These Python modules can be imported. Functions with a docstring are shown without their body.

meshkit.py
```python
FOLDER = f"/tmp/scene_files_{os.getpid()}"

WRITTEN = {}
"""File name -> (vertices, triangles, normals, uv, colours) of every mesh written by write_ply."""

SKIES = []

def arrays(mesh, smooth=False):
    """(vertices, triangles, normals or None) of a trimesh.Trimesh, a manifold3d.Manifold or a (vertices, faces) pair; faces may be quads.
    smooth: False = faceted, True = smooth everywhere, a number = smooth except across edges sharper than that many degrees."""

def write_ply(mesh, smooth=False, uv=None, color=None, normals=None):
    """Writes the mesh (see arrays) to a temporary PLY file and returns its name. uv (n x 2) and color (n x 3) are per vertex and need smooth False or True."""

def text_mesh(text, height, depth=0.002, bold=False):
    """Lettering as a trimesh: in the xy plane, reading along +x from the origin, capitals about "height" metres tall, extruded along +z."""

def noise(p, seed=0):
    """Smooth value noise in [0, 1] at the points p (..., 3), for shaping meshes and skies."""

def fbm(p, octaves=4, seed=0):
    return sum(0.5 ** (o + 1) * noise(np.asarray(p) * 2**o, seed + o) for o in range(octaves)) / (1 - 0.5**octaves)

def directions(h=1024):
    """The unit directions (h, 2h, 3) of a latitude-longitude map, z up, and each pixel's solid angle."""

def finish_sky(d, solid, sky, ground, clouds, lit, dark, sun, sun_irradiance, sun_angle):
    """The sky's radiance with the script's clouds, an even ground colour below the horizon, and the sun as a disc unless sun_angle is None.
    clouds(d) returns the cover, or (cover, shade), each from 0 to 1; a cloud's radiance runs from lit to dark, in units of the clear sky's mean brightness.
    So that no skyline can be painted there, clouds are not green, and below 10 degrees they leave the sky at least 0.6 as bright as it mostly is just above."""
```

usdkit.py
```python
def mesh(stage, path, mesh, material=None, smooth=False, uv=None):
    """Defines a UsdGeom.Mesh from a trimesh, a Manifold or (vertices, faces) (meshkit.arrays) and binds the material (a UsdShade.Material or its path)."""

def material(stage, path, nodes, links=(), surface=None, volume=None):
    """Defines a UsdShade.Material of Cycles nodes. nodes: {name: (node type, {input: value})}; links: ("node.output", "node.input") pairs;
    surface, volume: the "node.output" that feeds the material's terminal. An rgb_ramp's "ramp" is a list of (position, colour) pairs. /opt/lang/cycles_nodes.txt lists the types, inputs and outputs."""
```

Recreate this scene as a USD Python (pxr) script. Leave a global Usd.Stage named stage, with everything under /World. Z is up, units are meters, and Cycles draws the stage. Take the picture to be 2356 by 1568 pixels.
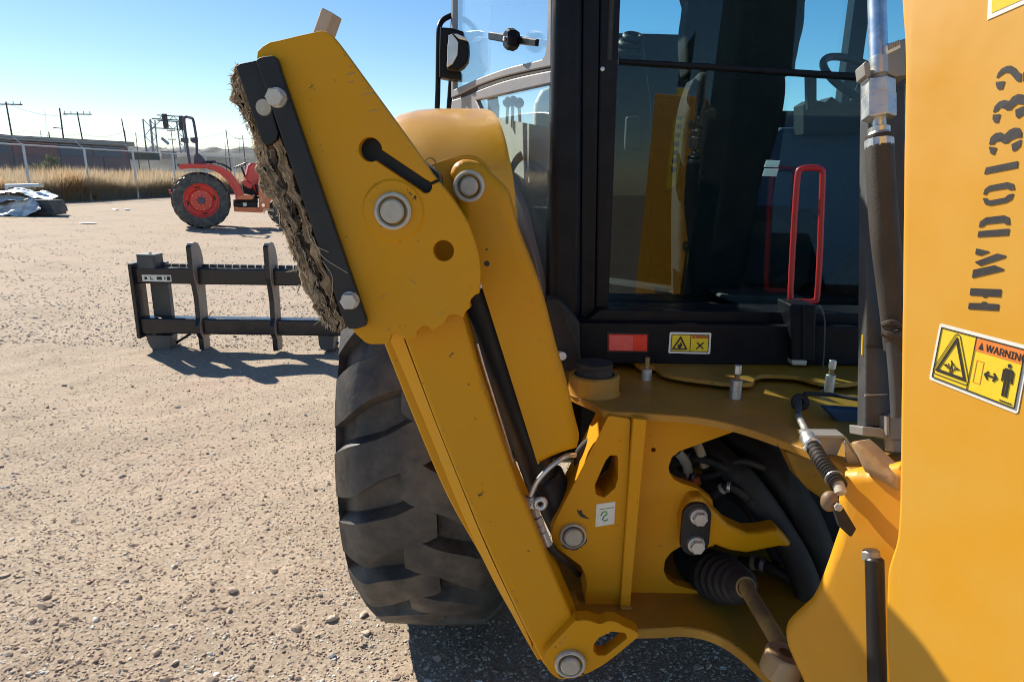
import math, random
import numpy as np
import trimesh
import shapely
from shapely.geometry import Polygon, Point, LineString, box as sbox
from shapely import affinity
import usdkit, meshkit
from pxr import Usd, UsdGeom, UsdLux, UsdShade, Gf, Sdf, Vt

random.seed(7)
RNG = np.random.default_rng(7)
stage = Usd.Stage.CreateInMemory()
UsdGeom.SetStageUpAxis(stage, UsdGeom.Tokens.z)
UsdGeom.SetStageMetersPerUnit(stage, 1.0)
UsdGeom.Xform.Define(stage, '/World')
UsdGeom.Scope.Define(stage, '/World/Looks')

# ------------------------------------------------------------------ camera, sky, sun, exposure
F, PU, PV, HZ, ROLL, EYE = 1600.0, 1178.0, 850.0, 405.0, 0.015, np.array([0, 0, 1.5])
PITCH = math.atan((PV - HZ) / F)
_r, _u = np.array([1, 0, 0.0]), np.array([0, math.sin(PITCH), math.cos(PITCH)])
FWD = np.array([0, math.cos(PITCH), -math.sin(PITCH)])
RIGHT = math.cos(ROLL) * _r + math.sin(ROLL) * _u
UP = -math.sin(ROLL) * _r + math.cos(ROLL) * _u
EXPOSURE = 0.80
cam = UsdGeom.Camera.Define(stage, '/World/camera')
cam.CreateHorizontalApertureAttr(36.0)
cam.CreateVerticalApertureAttr(36.0 * 681 / 1024)
cam.CreateFocalLengthAttr(36.0 * F / 2356)
cam.CreateVerticalApertureOffsetAttr((PV - 784.0) / 2356 * 36.0)
cam.CreateClippingRangeAttr(Gf.Vec2f(0.05, 3000))
cam.CreateExposureAttr(EXPOSURE)
_m = Gf.Matrix4d(*[float(x) for row in ((*RIGHT, 0), (*UP, 0), (*(-FWD), 0), (*EYE, 1)) for x in row])
cam.AddTransformOp().Set(_m)

SUN = np.array([-0.56, 0.56, 0.565]); SUN = SUN / np.linalg.norm(SUN)
SUN_EL, SUN_ROT = math.asin(SUN[2]), math.atan2(SUN[0], SUN[1])
sky_mat = usdkit.material(stage, '/World/Looks/sky', {
    'sky': ('sky_texture', {'sky_type': 'single_scattering', 'sun_disc': False, 'sun_elevation': SUN_EL, 'sun_rotation': SUN_ROT,
                            'altitude': 900.0, 'air_density': 1.0, 'aerosol_density': 0.25, 'ozone_density': 2.2}),
    'h': ('hsv', {'saturation': 1.22}),
    'b': ('background_shader', {'strength': 0.074})}, [('sky.color', 'h.color'), ('h.color', 'b.color')], surface='b.background')
dome = UsdLux.DomeLight.Define(stage, '/World/sky')
UsdShade.MaterialBindingAPI.Apply(dome.GetPrim()).Bind(sky_mat)
dome.GetPrim().SetCustomDataByKey('kind', 'structure')
sun = UsdLux.DistantLight.Define(stage, '/World/sun')
sun.CreateIntensityAttr(1.25); sun.CreateAngleAttr(0.53); sun.CreateColorAttr(Gf.Vec3f(1.0, 0.93, 0.82)); sun.CreateNormalizeAttr(True)
_z = SUN; _x = np.cross([0, 0, 1.0], _z); _x /= np.linalg.norm(_x); _y = np.cross(_z, _x)
sun.AddTransformOp().Set(Gf.Matrix4d(*[float(v) for row in ((*_x, 0), (*_y, 0), (*_z, 0), (0, 0, 0, 1)) for v in row]))

# ------------------------------------------------------------------ placing helpers
def ray(u, v): return FWD + (u - PU) / F * RIGHT + (PV - v) / F * UP
def Py(u, v, y): d = ray(u, v); return EYE + d * (y / d[1])
def Pz(u, v, z=0.0): d = ray(u, v); return EYE + d * ((z - EYE[2]) / d[2])
def Pd(u, v, dep): return EYE + ray(u, v) * dep

class Frame:
    """A plane standing in the place: origin o, axes ex and ey in it, en pointing away from the viewer."""
    def __init__(s, o, ex, ey, en=None):
        s.o, s.ex, s.ey = np.asarray(o, float), np.asarray(ex, float), np.asarray(ey, float)
        s.ex = s.ex / np.linalg.norm(s.ex); s.ey = s.ey - s.ex * s.ex.dot(s.ey); s.ey = s.ey / np.linalg.norm(s.ey)
        s.en = np.cross(s.ey, s.ex) if en is None else np.asarray(en, float)
    def hit(s, u, v, off=0.0):
        d = ray(u, v); return EYE + d * ((s.o + s.en * off - EYE).dot(s.en) / d.dot(s.en))
    def uv(s, u, v, off=0.0):
        p = s.hit(u, v, off) - s.o; return np.array([p.dot(s.ex), p.dot(s.ey)])
    def at(s, q, off=0.0):
        q = np.atleast_2d(q); return s.o + q[:, :1] * s.ex + q[:, 1:2] * s.ey + off * s.en
def FY(y): return Frame((0, y, 0), (1, 0, 0), (0, 0, 1), (0, 1, 0))

# ------------------------------------------------------------------ mesh helpers (all in world metres)
def tri(v, f): return trimesh.Trimesh(np.asarray(v, float), np.asarray(f, int), process=False)
def cat(ms): return trimesh.util.concatenate(ms)
def ring_of(p):
    p = np.asarray(p, float)
    if len(p) > 1 and np.allclose(p[0], p[-1]): p = p[:-1]
    return p
def delaunay(g):
    t = shapely.get_coordinates(shapely.constrained_delaunay_triangles(g)).reshape(-1, 4, 2)[:, :3]
    v, inv = np.unique(np.round(t.reshape(-1, 2), 9), axis=0, return_inverse=True); return v, inv.reshape(-1, 3)
def cap2d(poly, fr, depth_of, flip, even=False):
    """Triangulates a flat region of frame fr; depth_of gives each vertex its distance from the front."""
    out = []
    for g in (poly.geoms if hasattr(poly, 'geoms') else [poly]):
        if g.geom_type != 'Polygon' or g.area < 1e-12: continue
        v, f = delaunay(g) if even else trimesh.creation.triangulate_polygon(g, engine='earcut'); p = np.vstack([fr.at(q, o) for q, o in zip(v, depth_of(v))])
        t = v[f]; area = np.cross(t[:, 1] - t[:, 0], t[:, 2] - t[:, 0])
        f = f[np.abs(area) > 1e-14]; area = area[np.abs(area) > 1e-14]
        up = (np.cross(fr.ex, fr.ey).dot(-fr.en) > 0) != flip
        f = np.where(((area > 0) == up)[:, None], f, f[:, ::-1]); out.append(tri(p, f))
    return out
def prism(poly, fr, near, far, c=0.002, steps=1):
    """A plate: the shapely polygon in frame fr, from offset near to offset far, with its front edges chamfered (or rounded in steps) by c."""
    if poly.geom_type != 'Polygon':
        return cat([prism(g, fr, near, far, c, steps) for g in poly.geoms if g.area > 1e-9])
    if steps > 1: poly = poly.segmentize(max(c * 1.2, .004))
    poly = shapely.geometry.polygon.orient(shapely.set_precision(poly, 1e-7), 1.0)
    if poly.geom_type != 'Polygon': poly = max(poly.geoms, key=lambda g: g.area)
    parts, ang = [], np.linspace(math.pi / 2, 0, steps + 1)
    while c > 0 and poly.buffer(-c).is_empty: c *= .5
    cur, cd = poly, near + (c if c > 0 else 0)
    for a in (ang[::-1][1:] if c > 0 else []):
        ins, d = c * (1 - math.cos(a)), near + c * (1 - math.sin(a))
        nxt = shapely.set_precision(poly.buffer(-ins, join_style='mitre' if steps == 1 else 'round', quad_segs=3), 1e-7)
        if nxt.is_empty: break
        inner = {tuple(np.round(q, 6)) for g in (nxt.geoms if hasattr(nxt, 'geoms') else [nxt]) for r in [g.exterior, *g.interiors] for q in r.coords}
        parts += cap2d(cur.difference(nxt), fr, lambda v, inner=inner, d=d, cd=cd: [d if tuple(np.round(q, 6)) in inner else cd for q in v], False, True)
        cur, cd = nxt, d
    parts += cap2d(cur, fr, lambda v: [cd] * len(v), False)
    parts += cap2d(poly, fr, lambda v: [far] * len(v), True)
    up = np.cross(fr.ex, fr.ey).dot(-fr.en) > 0
    for r in [poly.exterior, *poly.interiors]:
        q = ring_of(r.coords); n = len(q); V = np.vstack([fr.at(q, near + max(c, 0)), fr.at(q, far)]); i = np.arange(n); j = (i + 1) % n
        f = np.vstack([np.stack([i, n + j, j], 1), np.stack([i, n + i, n + j], 1)]); parts.append(tri(V, f if up else f[:, ::-1]))
    m = cat(parts); m.merge_vertices(digits_vertex=6); return m
def rnd(poly, r, convex=True, concave=True):
    if r <= 0: return poly
    if convex: poly = poly.buffer(-r, quad_segs=5).buffer(r, quad_segs=5)
    if concave: poly = poly.buffer(r, quad_segs=5).buffer(-r, quad_segs=5)
    if poly.geom_type != 'Polygon': poly = max(poly.geoms, key=lambda g: g.area)
    return poly.simplify(r * 0.02)
def pxpoly(pts, fr, off=0.0, r=0.0):
    return rnd(Polygon([fr.uv(u, v, off) for u, v in pts]).buffer(0), r)
def plate(pts, y, th, r=0.0, c=0.002, holes=(), steps=1, fr=None):
    fr = fr or FY(y)
    p = pxpoly(pts, fr, 0, r)
    for h in holes: p = p.difference(h)
    if p.geom_type != 'Polygon': p = max(p.geoms, key=lambda g: g.area)
    return prism(p, fr, 0, th, c, steps)
def circ(u, v, rpx, fr, n=8):
    c = fr.uv(u, v); r = np.linalg.norm(fr.uv(u, v + rpx) - c); return Point(c).buffer(r, quad_segs=n)
def spline(pts, k=8, closed=False):
    p = np.asarray(pts, float)
    if len(p) < 3: return p
    q = np.vstack([p[-1], p, p[0], p[1]]) if closed else np.vstack([2 * p[0] - p[1], p, 2 * p[-1] - p[-2]])
    out = []
    for i in range(1, len(q) - 2):
        a, b, c, d = q[i - 1], q[i], q[i + 1], q[i + 2]
        for t in np.arange(k) / k:
            out.append(0.5 * (2 * b + (c - a) * t + (2 * a - 5 * b + 4 * c - d) * t * t + (3 * b - a - 3 * c + d) * t ** 3))
    if not closed: out.append(p[-1])
    return np.array(out)
def tube(path, r, n=10, closed=False, caps=True):
    p = np.asarray(path, float); m = len(p); r = np.broadcast_to(r, m)
    if closed: t = np.roll(p, -1, 0) - np.roll(p, 1, 0)
    else: t = np.gradient(p, axis=0)
    t /= np.maximum(np.linalg.norm(t, axis=1, keepdims=True), 1e-12)
    a = np.array([0, 0, 1.0]) if abs(t[0][2]) < .9 else np.array([1.0, 0, 0])
    nrm = np.cross(t[0], a); nrm /= np.linalg.norm(nrm); V = []
    for i in range(m):
        nrm = nrm - t[i] * nrm.dot(t[i]); nrm /= np.linalg.norm(nrm); b = np.cross(t[i], nrm)
        an = np.arange(n) / n * 2 * math.pi
        V.append(p[i] + r[i] * (np.cos(an)[:, None] * nrm + np.sin(an)[:, None] * b))
    V = np.vstack(V); i = np.arange(n); j = (i + 1) % n; fs = []
    for k in range(m if closed else m - 1):
        k2 = (k + 1) % m
        fs.append(np.stack([k * n + i, k * n + j, k2 * n + j, k2 * n + i], 1))
    fs = np.vstack(fs); f = np.vstack([fs[:, [0, 1, 2]], fs[:, [0, 2, 3]]])
    out = [tri(V, f)]
    if caps and not closed:
        for k, s in ((0, -1), (m - 1, 1)):
            v = np.vstack([p[k], V[k * n:(k + 1) * n]]); ff = np.stack([np.zeros(n, int), 1 + i, 1 + j], 1)
            out.append(tri(v, ff if s > 0 else ff[:, ::-1]))
    return cat(out)
def lathe(profile, o, axis, n=32, a0=0, a1=2 * math.pi):
    """Profile (radius, height along axis), turned about the axis through o."""
    axis = np.asarray(axis, float); axis = axis / np.linalg.norm(axis)
    a = np.array([0, 0, 1.0]) if abs(axis[2]) < .9 else np.array([1.0, 0, 0])
    e1 = np.cross(axis, a); e1 /= np.linalg.norm(e1); e2 = np.cross(axis, e1)
    full = abs(a1 - a0 - 2 * math.pi) < 1e-6
    an = a0 + (a1 - a0) * np.arange(n if full else n + 1) / n; k = len(an)
    V = np.vstack([np.asarray(o) + h * axis + r * (np.cos(an)[:, None] * e1 + np.sin(an)[:, None] * e2) for r, h in profile])
    i = np.arange(k if full else k - 1); j = (i + 1) % k
    fs = np.vstack([np.stack([q * k + i, q * k + j, (q + 1) * k + j, (q + 1) * k + i], 1) for q in range(len(profile) - 1)])
    m = tri(V, np.vstack([fs[:, [0, 1, 2]], fs[:, [0, 2, 3]]]))
    if m.volume < 0: m.invert()
    return m
def cyl(p0, p1, r, n=20, c=0.001, r1=None):
    p0, p1 = np.asarray(p0, float), np.asarray(p1, float); L = np.linalg.norm(p1 - p0); r1 = r if r1 is None else r1
    return lathe([(0, 0), (r - c, 0), (r, c), (r1, L - c), (r1 - c, L), (0, L)], p0, p1 - p0, n)
def hexnut(p0, p1, r, n=6, c=0.0015): 
    p0, p1 = np.asarray(p0, float), np.asarray(p1, float); L = np.linalg.norm(p1 - p0)
    return lathe([(0, 0), (r - c, 0), (r, c), (r, L - c), (r - c, L), (0, L)], p0, p1 - p0, n)
def box(cen, size, ex=(1, 0, 0), ey=(0, 1, 0), c=0.0):
    ex, ey = np.asarray(ex, float), np.asarray(ey, float); ex = ex / np.linalg.norm(ex); ey = ey - ex * ex.dot(ey); ey = ey / np.linalg.norm(ey); ez = np.cross(ex, ey)
    if c <= 0: v = trimesh.creation.box((1, 1, 1)); V = v.vertices * size; Fc = v.faces
    else:
        import manifold3d as m3
        s = np.asarray(size) / 2; pts = []
        for sx in (-1, 1):
            for sy in (-1, 1):
                for sz in (-1, 1):
                    k = np.array([sx, sy, sz])
                    for ax in range(3):
                        q = s - c; q[ax] = s[ax]; pts.append(k * q)
        h = trimesh.convex.convex_hull(np.array(pts)); V, Fc = h.vertices, h.faces
    return tri(np.asarray(cen) + V[:, :1] * ex + V[:, 1:2] * ey + V[:, 2:3] * ez, Fc)
def beam(a, b, w, h, up=(0, 0, 1), c=0.0):
    a, b = np.asarray(a, float), np.asarray(b, float); d = b - a
    s = np.cross(d, up)
    return box((a + b) / 2, (np.linalg.norm(d), w, h), d, -s if np.linalg.norm(s) > 1e-9 else (0, 1, 0), c)
def quad(a, b, c, d): return tri([a, b, c, d], [[0, 1, 2], [0, 2, 3]])

# ------------------------------------------------------------------ scene graph helpers
USED, ORIGIN = {}, {}
def numbered(parent, name):
    k = (parent, name); USED[k] = USED.get(k, -1) + 1
    return f'{parent}/{name}' if USED[k] == 0 else f'{parent}/{name}_{USED[k]:03d}'
def tag(prim, label=None, category=None, group=None, kind=None):
    for k, v in (('label', label), ('category', category), ('group', group), ('kind', kind)):
        if v: prim.SetCustomDataByKey(k, v)
    return prim
def thing(name, label, category, loc=(0, 0, 0), group=None):
    path = numbered('/World', name); x = UsdGeom.Xform.Define(stage, path)
    loc = np.asarray(loc, float); x.AddTranslateOp().Set(Gf.Vec3d(*map(float, loc))); ORIGIN[path] = loc
    tag(x.GetPrim(), label, category, group); return path
def obj(name, mesh, mat, parent='/World', smooth=32, label=None, kind=None, uv=None):
    path = numbered(parent, name); o = ORIGIN.get(parent, np.zeros(3)); ORIGIN[path] = o
    if isinstance(mesh, (list, tuple)) and len(mesh) and isinstance(mesh[0], trimesh.Trimesh): mesh = cat(mesh)
    m = tri(np.asarray(mesh.vertices) - o, mesh.faces)
    pr = usdkit.mesh(stage, path, m, M[mat], smooth=smooth)
    if label or kind: tag(pr.GetPrim(), label, None, None, kind)
    return path
def group_part(name, parent, label=None):
    path = numbered(parent, name); UsdGeom.Xform.Define(stage, path); ORIGIN[path] = ORIGIN[parent]
    if label: tag(stage.GetPrimAtPath(path), label)
    return path
def P(path): return stage.GetPrimAtPath(path)
def copy_of(src, name, loc, rz=0, label=None, group=None, category=None, scale=None):
    path = numbered('/World', name); x = UsdGeom.Xform.Define(stage, path)
    x.GetPrim().GetReferences().AddInternalReference(src)
    x.ClearXformOpOrder(); x.AddTranslateOp(opSuffix='at').Set(Gf.Vec3d(*map(float, loc))); x.AddRotateZOp(opSuffix='turn').Set(math.degrees(rz))
    if scale is not None: x.AddScaleOp(opSuffix='size').Set(Gf.Vec3f(*scale))
    pr = x.GetPrim(); pr.SetInstanceable(True); tag(pr, label, category, group); return path

# ------------------------------------------------------------------ materials
M = {}
def mat(name, nodes, links, surface): M[name] = usdkit.material(stage, '/World/Looks/' + name, nodes, links, surface=surface)
def paint(name, col, rough=0.4, dust=(0.42, 0.33, 0.22), dusty=0.25, metal=0.0, bump=0.0015, bscale=60, coat=0.0, dscale=5.0, speck=0.0, speckcol=(0.05, 0.035, 0.025), rvar=0.12, spec=0.5, bstr=0.35):
    nodes = {'g': ('geometry', {}), 'n1': ('noise_texture', {'scale': dscale, 'detail': 6, 'roughness': 0.62}),
             'r1': ('rgb_ramp', {'ramp': [(0.0, (0, 0, 0)), (0.42, (0.08, 0.08, 0.08)), (0.72, (1, 1, 1))]}),
             'k': ('math', {'math_type': 'multiply', 'value2': dusty}),
             'mx': ('mix_color', {'a': col, 'b': dust}),
             'n2': ('noise_texture', {'scale': bscale, 'detail': 4}), 'b': ('bump', {'strength': bstr, 'distance': bump}),
             'n3': ('noise_texture', {'scale': dscale * 2.3, 'detail': 5}),
             'mr': ('map_range', {'from_min': 0.3, 'from_max': 0.7, 'to_min': max(rough - rvar, 0.03), 'to_max': min(rough + rvar, 1)}),
             'p': ('principled_bsdf', {'metallic': metal, 'coat_weight': coat, 'coat_roughness': 0.15, 'specular_ior_level': spec})}
    links = [('g.position', 'n1.vector'), ('g.position', 'n2.vector'), ('g.position', 'n3.vector'), ('n1.fac', 'r1.fac'), ('r1.color', 'k.value1'), ('k.value', 'mx.fac'),
             ('n2.fac', 'b.height'), ('b.normal', 'p.normal'), ('n3.fac', 'mr.value'), ('mr.result', 'p.roughness')]
    if speck > 0:
        nodes['n4'] = ('noise_texture', {'scale': 38.0, 'detail': 8, 'roughness': 0.7})
        nodes['r4'] = ('rgb_ramp', {'ramp': [(0.0, (0, 0, 0)), (0.68 - speck * 0.03, (0, 0, 0)), (0.70 - speck * 0.03, (1, 1, 1)), (1, (1, 1, 1))]})
        nodes['m4'] = ('mix_color', {'b': speckcol})
        links += [('g.position', 'n4.vector'), ('n4.fac', 'r4.fac'), ('r4.color', 'm4.fac'), ('mx.result', 'm4.a'), ('m4.result', 'p.base_color')]
    else: links.append(('mx.result', 'p.base_color'))
    mat(name, nodes, links, 'p.BSDF')
YEL = (0.60, 0.262, 0.002)
paint('yellow_paint', YEL, 0.45, (0.50, 0.26, 0.03), 0.45, speck=0.5, bump=0.0006, bscale=160, rvar=0.1, bstr=0.1, spec=0.2)
paint('yellow_lit_paint', (0.66, 0.305, 0.006), 0.5, (0.64, 0.36, 0.05), 0.6, speck=0.0, bump=0.0006, bscale=160, bstr=0.06)  # the same machine yellow, painted lighter where sun strikes boom and casting
paint('yellow_dusty_shade_paint', (0.40, 0.19, 0.005), 0.55, (0.22, 0.14, 0.04), 0.75, speck=0.8, bump=0.001, bscale=140)  # dust, plus shade under the cab put into a darker base
paint('worn_edge_paint', (0.30, 0.20, 0.11), 0.7, (0.5, 0.33, 0.10), 0.8, speck=0.5)
paint('black_paint', (0.012, 0.012, 0.013), 0.45, (0.06, 0.05, 0.04), 0.25, spec=0.35)
paint('cab_black', (0.0055, 0.006, 0.0085), 0.42, (0.030, 0.022, 0.016), 0.25, dscale=9, spec=0.16)
paint('frame_plastic_flare', (0.20, 0.20, 0.215), 0.5, (0.26, 0.24, 0.21), 0.4, dscale=9)  # black plastic painted lighter to stand in for lens flare haze
paint('fender_paint', (0.70, 0.34, 0.012), 0.34, (0.64, 0.38, 0.08), 0.2, bump=0.0006, bscale=160, bstr=0.03, coat=0.35)
paint('dark_trim', (0.010, 0.011, 0.010), 0.6, (0.02, 0.02, 0.018), 0.4, spec=0.2)
paint('seat_fabric', (0.008, 0.010, 0.009), 0.8, (0.012, 0.014, 0.012), 0.4, bump=0.002, bscale=300, spec=0.12)
paint('interior_grey', (0.035, 0.037, 0.032), 0.7, (0.06, 0.055, 0.045), 0.4, spec=0.2)
paint('interior_brightened', (0.55, 0.60, 0.52), 0.6, (0.3, 0.28, 0.22), 0.3)  # pale colour stands in for haze and sunlight behind the quarter pane
paint('reflection_tray_blue', (0.012, 0.040, 0.085), 0.55, (0.02, 0.04, 0.06), 0.3)  # blue mirrored in the rear glass, put into the colour; tray too
paint('container_blue', (0.09, 0.20, 0.36), 0.6, (0.12, 0.22, 0.34), 0.3)
paint('blue_jug', (0.05, 0.35, 0.62), 0.4, (0.1, 0.3, 0.5), 0.2)
paint('steel', (0.50, 0.49, 0.46), 0.42, (0.25, 0.21, 0.16), 0.45, metal=0.9, bump=0.0008, dscale=30)
paint('chrome', (0.80, 0.79, 0.80), 0.30, (0.5, 0.48, 0.45), 0.15, metal=1.0, bump=0.0002, dscale=20, rvar=0.06)
paint('zinc', (0.62, 0.62, 0.60), 0.40, (0.35, 0.31, 0.25), 0.35, metal=0.85, bump=0.0006, dscale=25)
paint('pin_steel', (0.46, 0.42, 0.34), 0.7, (0.34, 0.27, 0.17), 0.6, metal=0.15, bump=0.0015, bscale=160, dscale=40)
paint('pin_ring', (0.54, 0.50, 0.42), 0.65, (0.40, 0.32, 0.20), 0.5, metal=0.15, bump=0.001, bscale=160, dscale=40)
paint('rusty_rod', (0.14, 0.09, 0.045), 0.6, (0.40, 0.25, 0.07), 0.9, dscale=14)
paint('rubber', (0.013, 0.011, 0.010), 0.75, (0.05, 0.038, 0.028), 0.5, bump=0.002, bscale=90)
paint('tyre_rubber', (0.026, 0.025, 0.024), 0.58, (0.135, 0.108, 0.082), 0.8, bump=0.003, bscale=70, dscale=9)
paint('hose_rubber', (0.022, 0.018, 0.015), 0.7, (0.07, 0.055, 0.04), 0.5, bump=0.002, bscale=260)
paint('grey_plastic', (0.04, 0.042, 0.045), 0.6, (0.09, 0.085, 0.075), 0.45, dscale=12)
paint('grey_bracket', (0.26, 0.26, 0.245), 0.5, (0.3, 0.26, 0.2), 0.4, metal=0.35)
paint('red_handle', (0.45, 0.012, 0.012), 0.4, (0.35, 0.05, 0.04), 0.2)
paint('red_reflector_pale', (0.74, 0.09, 0.075), 0.3, (0.72, 0.15, 0.13), 0.6, bump=0.003, bscale=500, dscale=60)
paint('grease', (0.03, 0.02, 0.012), 0.35, (0.08, 0.05, 0.02), 0.5)
paint('red_reflector', (0.75, 0.03, 0.012), 0.22, (0.72, 0.05, 0.04), 0.5, bump=0.003, bscale=400, dscale=40)
paint('tractor_red', (0.68, 0.05, 0.035), 0.35, (0.4, 0.12, 0.08), 0.3, dscale=3)
paint('tractor_orange', (0.78, 0.17, 0.05), 0.45, (0.5, 0.2, 0.1), 0.35, dscale=3)
paint('tractor_navy', (0.05, 0.045, 0.075), 0.45, (0.12, 0.1, 0.12), 0.4, dscale=3)
paint('white_plastic', (0.75, 0.74, 0.70), 0.5, (0.6, 0.55, 0.45), 0.3)
paint('white_print', (0.80, 0.78, 0.70), 0.5, (0.7, 0.62, 0.45), 0.2)
paint('paper_label', (0.72, 0.70, 0.62), 0.7, (0.6, 0.52, 0.35), 0.3, dscale=20)
paint('decal_yellow', (0.83, 0.60, 0.020), 0.4, (0.8, 0.6, 0.1), 0.15)
paint('decal_orange', (0.80, 0.22, 0.03), 0.4, (0.8, 0.3, 0.1), 0.15)
paint('decal_black', (0.020, 0.013, 0.010), 0.5, (0.06, 0.04, 0.03), 0.3)
paint('green_ink', (0.05, 0.30, 0.06), 0.6, (0.3, 0.4, 0.2), 0.3)
paint('stencil_black', (0.020, 0.016, 0.015), 0.6, (0.05, 0.04, 0.03), 0.4, dscale=30)
paint('knob_brown', (0.16, 0.10, 0.055), 0.6, (0.25, 0.16, 0.08), 0.5)
paint('wood_block', (0.50, 0.37, 0.24), 0.75, (0.42, 0.3, 0.2), 0.5, dscale=20, bump=0.002)
paint('worn_rubber', (0.20, 0.135, 0.082), 0.9, (0.56, 0.40, 0.24), 1.0, bump=0.012, bscale=70, dscale=30, spec=0.1, rvar=0.05)
paint('worn_rubber_dark', (0.06, 0.042, 0.030), 0.9, (0.24, 0.16, 0.10), 1.0, bump=0.010, bscale=70, dscale=30, spec=0.1)
paint('cord_fibre', (0.52, 0.42, 0.28), 0.9, (0.36, 0.27, 0.17), 0.5, dscale=30)
paint('pole_wood', (0.060, 0.055, 0.055), 0.8, (0.12, 0.1, 0.09), 0.4, dscale=2)
paint('galvanised', (0.46, 0.48, 0.50), 0.5, (0.3, 0.28, 0.25), 0.4, metal=0.3, dscale=3)
paint('gantry_steel', (0.20, 0.23, 0.26), 0.6, (0.3, 0.3, 0.3), 0.3, dscale=1)
paint('building_wall', (0.15, 0.095, 0.10), 0.85, (0.2, 0.15, 0.13), 0.5, dscale=0.3)
paint('building_roof', (0.22, 0.20, 0.18), 0.7, (0.3, 0.27, 0.24), 0.4, dscale=0.5)
paint('building_band', (0.075, 0.095, 0.12), 0.5, (0.12, 0.11, 0.12), 0.5, dscale=0.4)
paint('building_panel', (0.20, 0.09, 0.09), 0.7, (0.2, 0.12, 0.11), 0.4, dscale=0.5)
paint('wire', (0.06, 0.06, 0.065), 0.6)
paint('hill_ground', (0.050, 0.060, 0.070), 0.95, (0.035, 0.045, 0.05), 0.7, dscale=0.02)
paint('embankment', (0.050, 0.062, 0.055), 0.95, (0.09, 0.085, 0.065), 0.6, dscale=0.06)
paint('tarp_silver', (0.55, 0.57, 0.60), 0.35, (0.5, 0.48, 0.45), 0.3, dscale=2)
paint('tarp_blue', (0.50, 0.62, 0.70), 0.4, (0.6, 0.66, 0.66), 0.5, dscale=2)
paint('dark_panel', (0.05, 0.047, 0.05), 0.6, (0.13, 0.11, 0.1), 0.5, dscale=2)
paint('carriage_black', (0.010, 0.010, 0.012), 0.24, (0.05, 0.045, 0.04), 0.12, dscale=4)
paint('carriage_grey', (0.06, 0.06, 0.06), 0.55, (0.12, 0.11, 0.1), 0.4, dscale=4)
paint('carriage_side_bounce', (0.26, 0.21, 0.17), 0.55, (0.20, 0.17, 0.14), 0.5, dscale=6)  # tan light reflected off the ground, put into the tine colour
paint('signal_black', (0.015, 0.015, 0.017), 0.6)
paint('green_plastic', (0.35, 0.5, 0.42), 0.5)
def pane(name, tint, rough=0.0, base=0.042, haze=0.0):
    nodes = {'t': ('transparent_bsdf', {'color': tint}), 'g': ('glossy_bsdf', {'color': (1, 1, 1), 'roughness': rough, 'distribution': 'ggx'}),
             'w': ('layer_weight', {'blend': 0.5}), 'p': ('math', {'math_type': 'power', 'value2': 5.0}), 'f': ('math', {'math_type': 'multiply_add', 'value2': 1 - base, 'value3': base}), 'm': ('mix_closure', {})}
    links = [('w.facing', 'p.value1'), ('p.value', 'f.value1'), ('f.value', 'm.fac'), ('t.BSDF', 'm.closure1'), ('g.BSDF', 'm.closure2')]
    out = 'm.closure'
    if haze > 0:
        nodes['d'] = ('diffuse_bsdf', {'color': (0.5, 0.48, 0.44)}); nodes['m2'] = ('mix_closure', {'fac': haze})
        links += [('m.closure', 'm2.closure1'), ('d.BSDF', 'm2.closure2')]; out = 'm2.closure'
    mat(name, nodes, links, out)
pane('window_glass', (0.83, 0.955, 0.965), base=0.018)
pane('side_glass', (0.92, 0.965, 0.98), base=0.04, haze=0.03)
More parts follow.
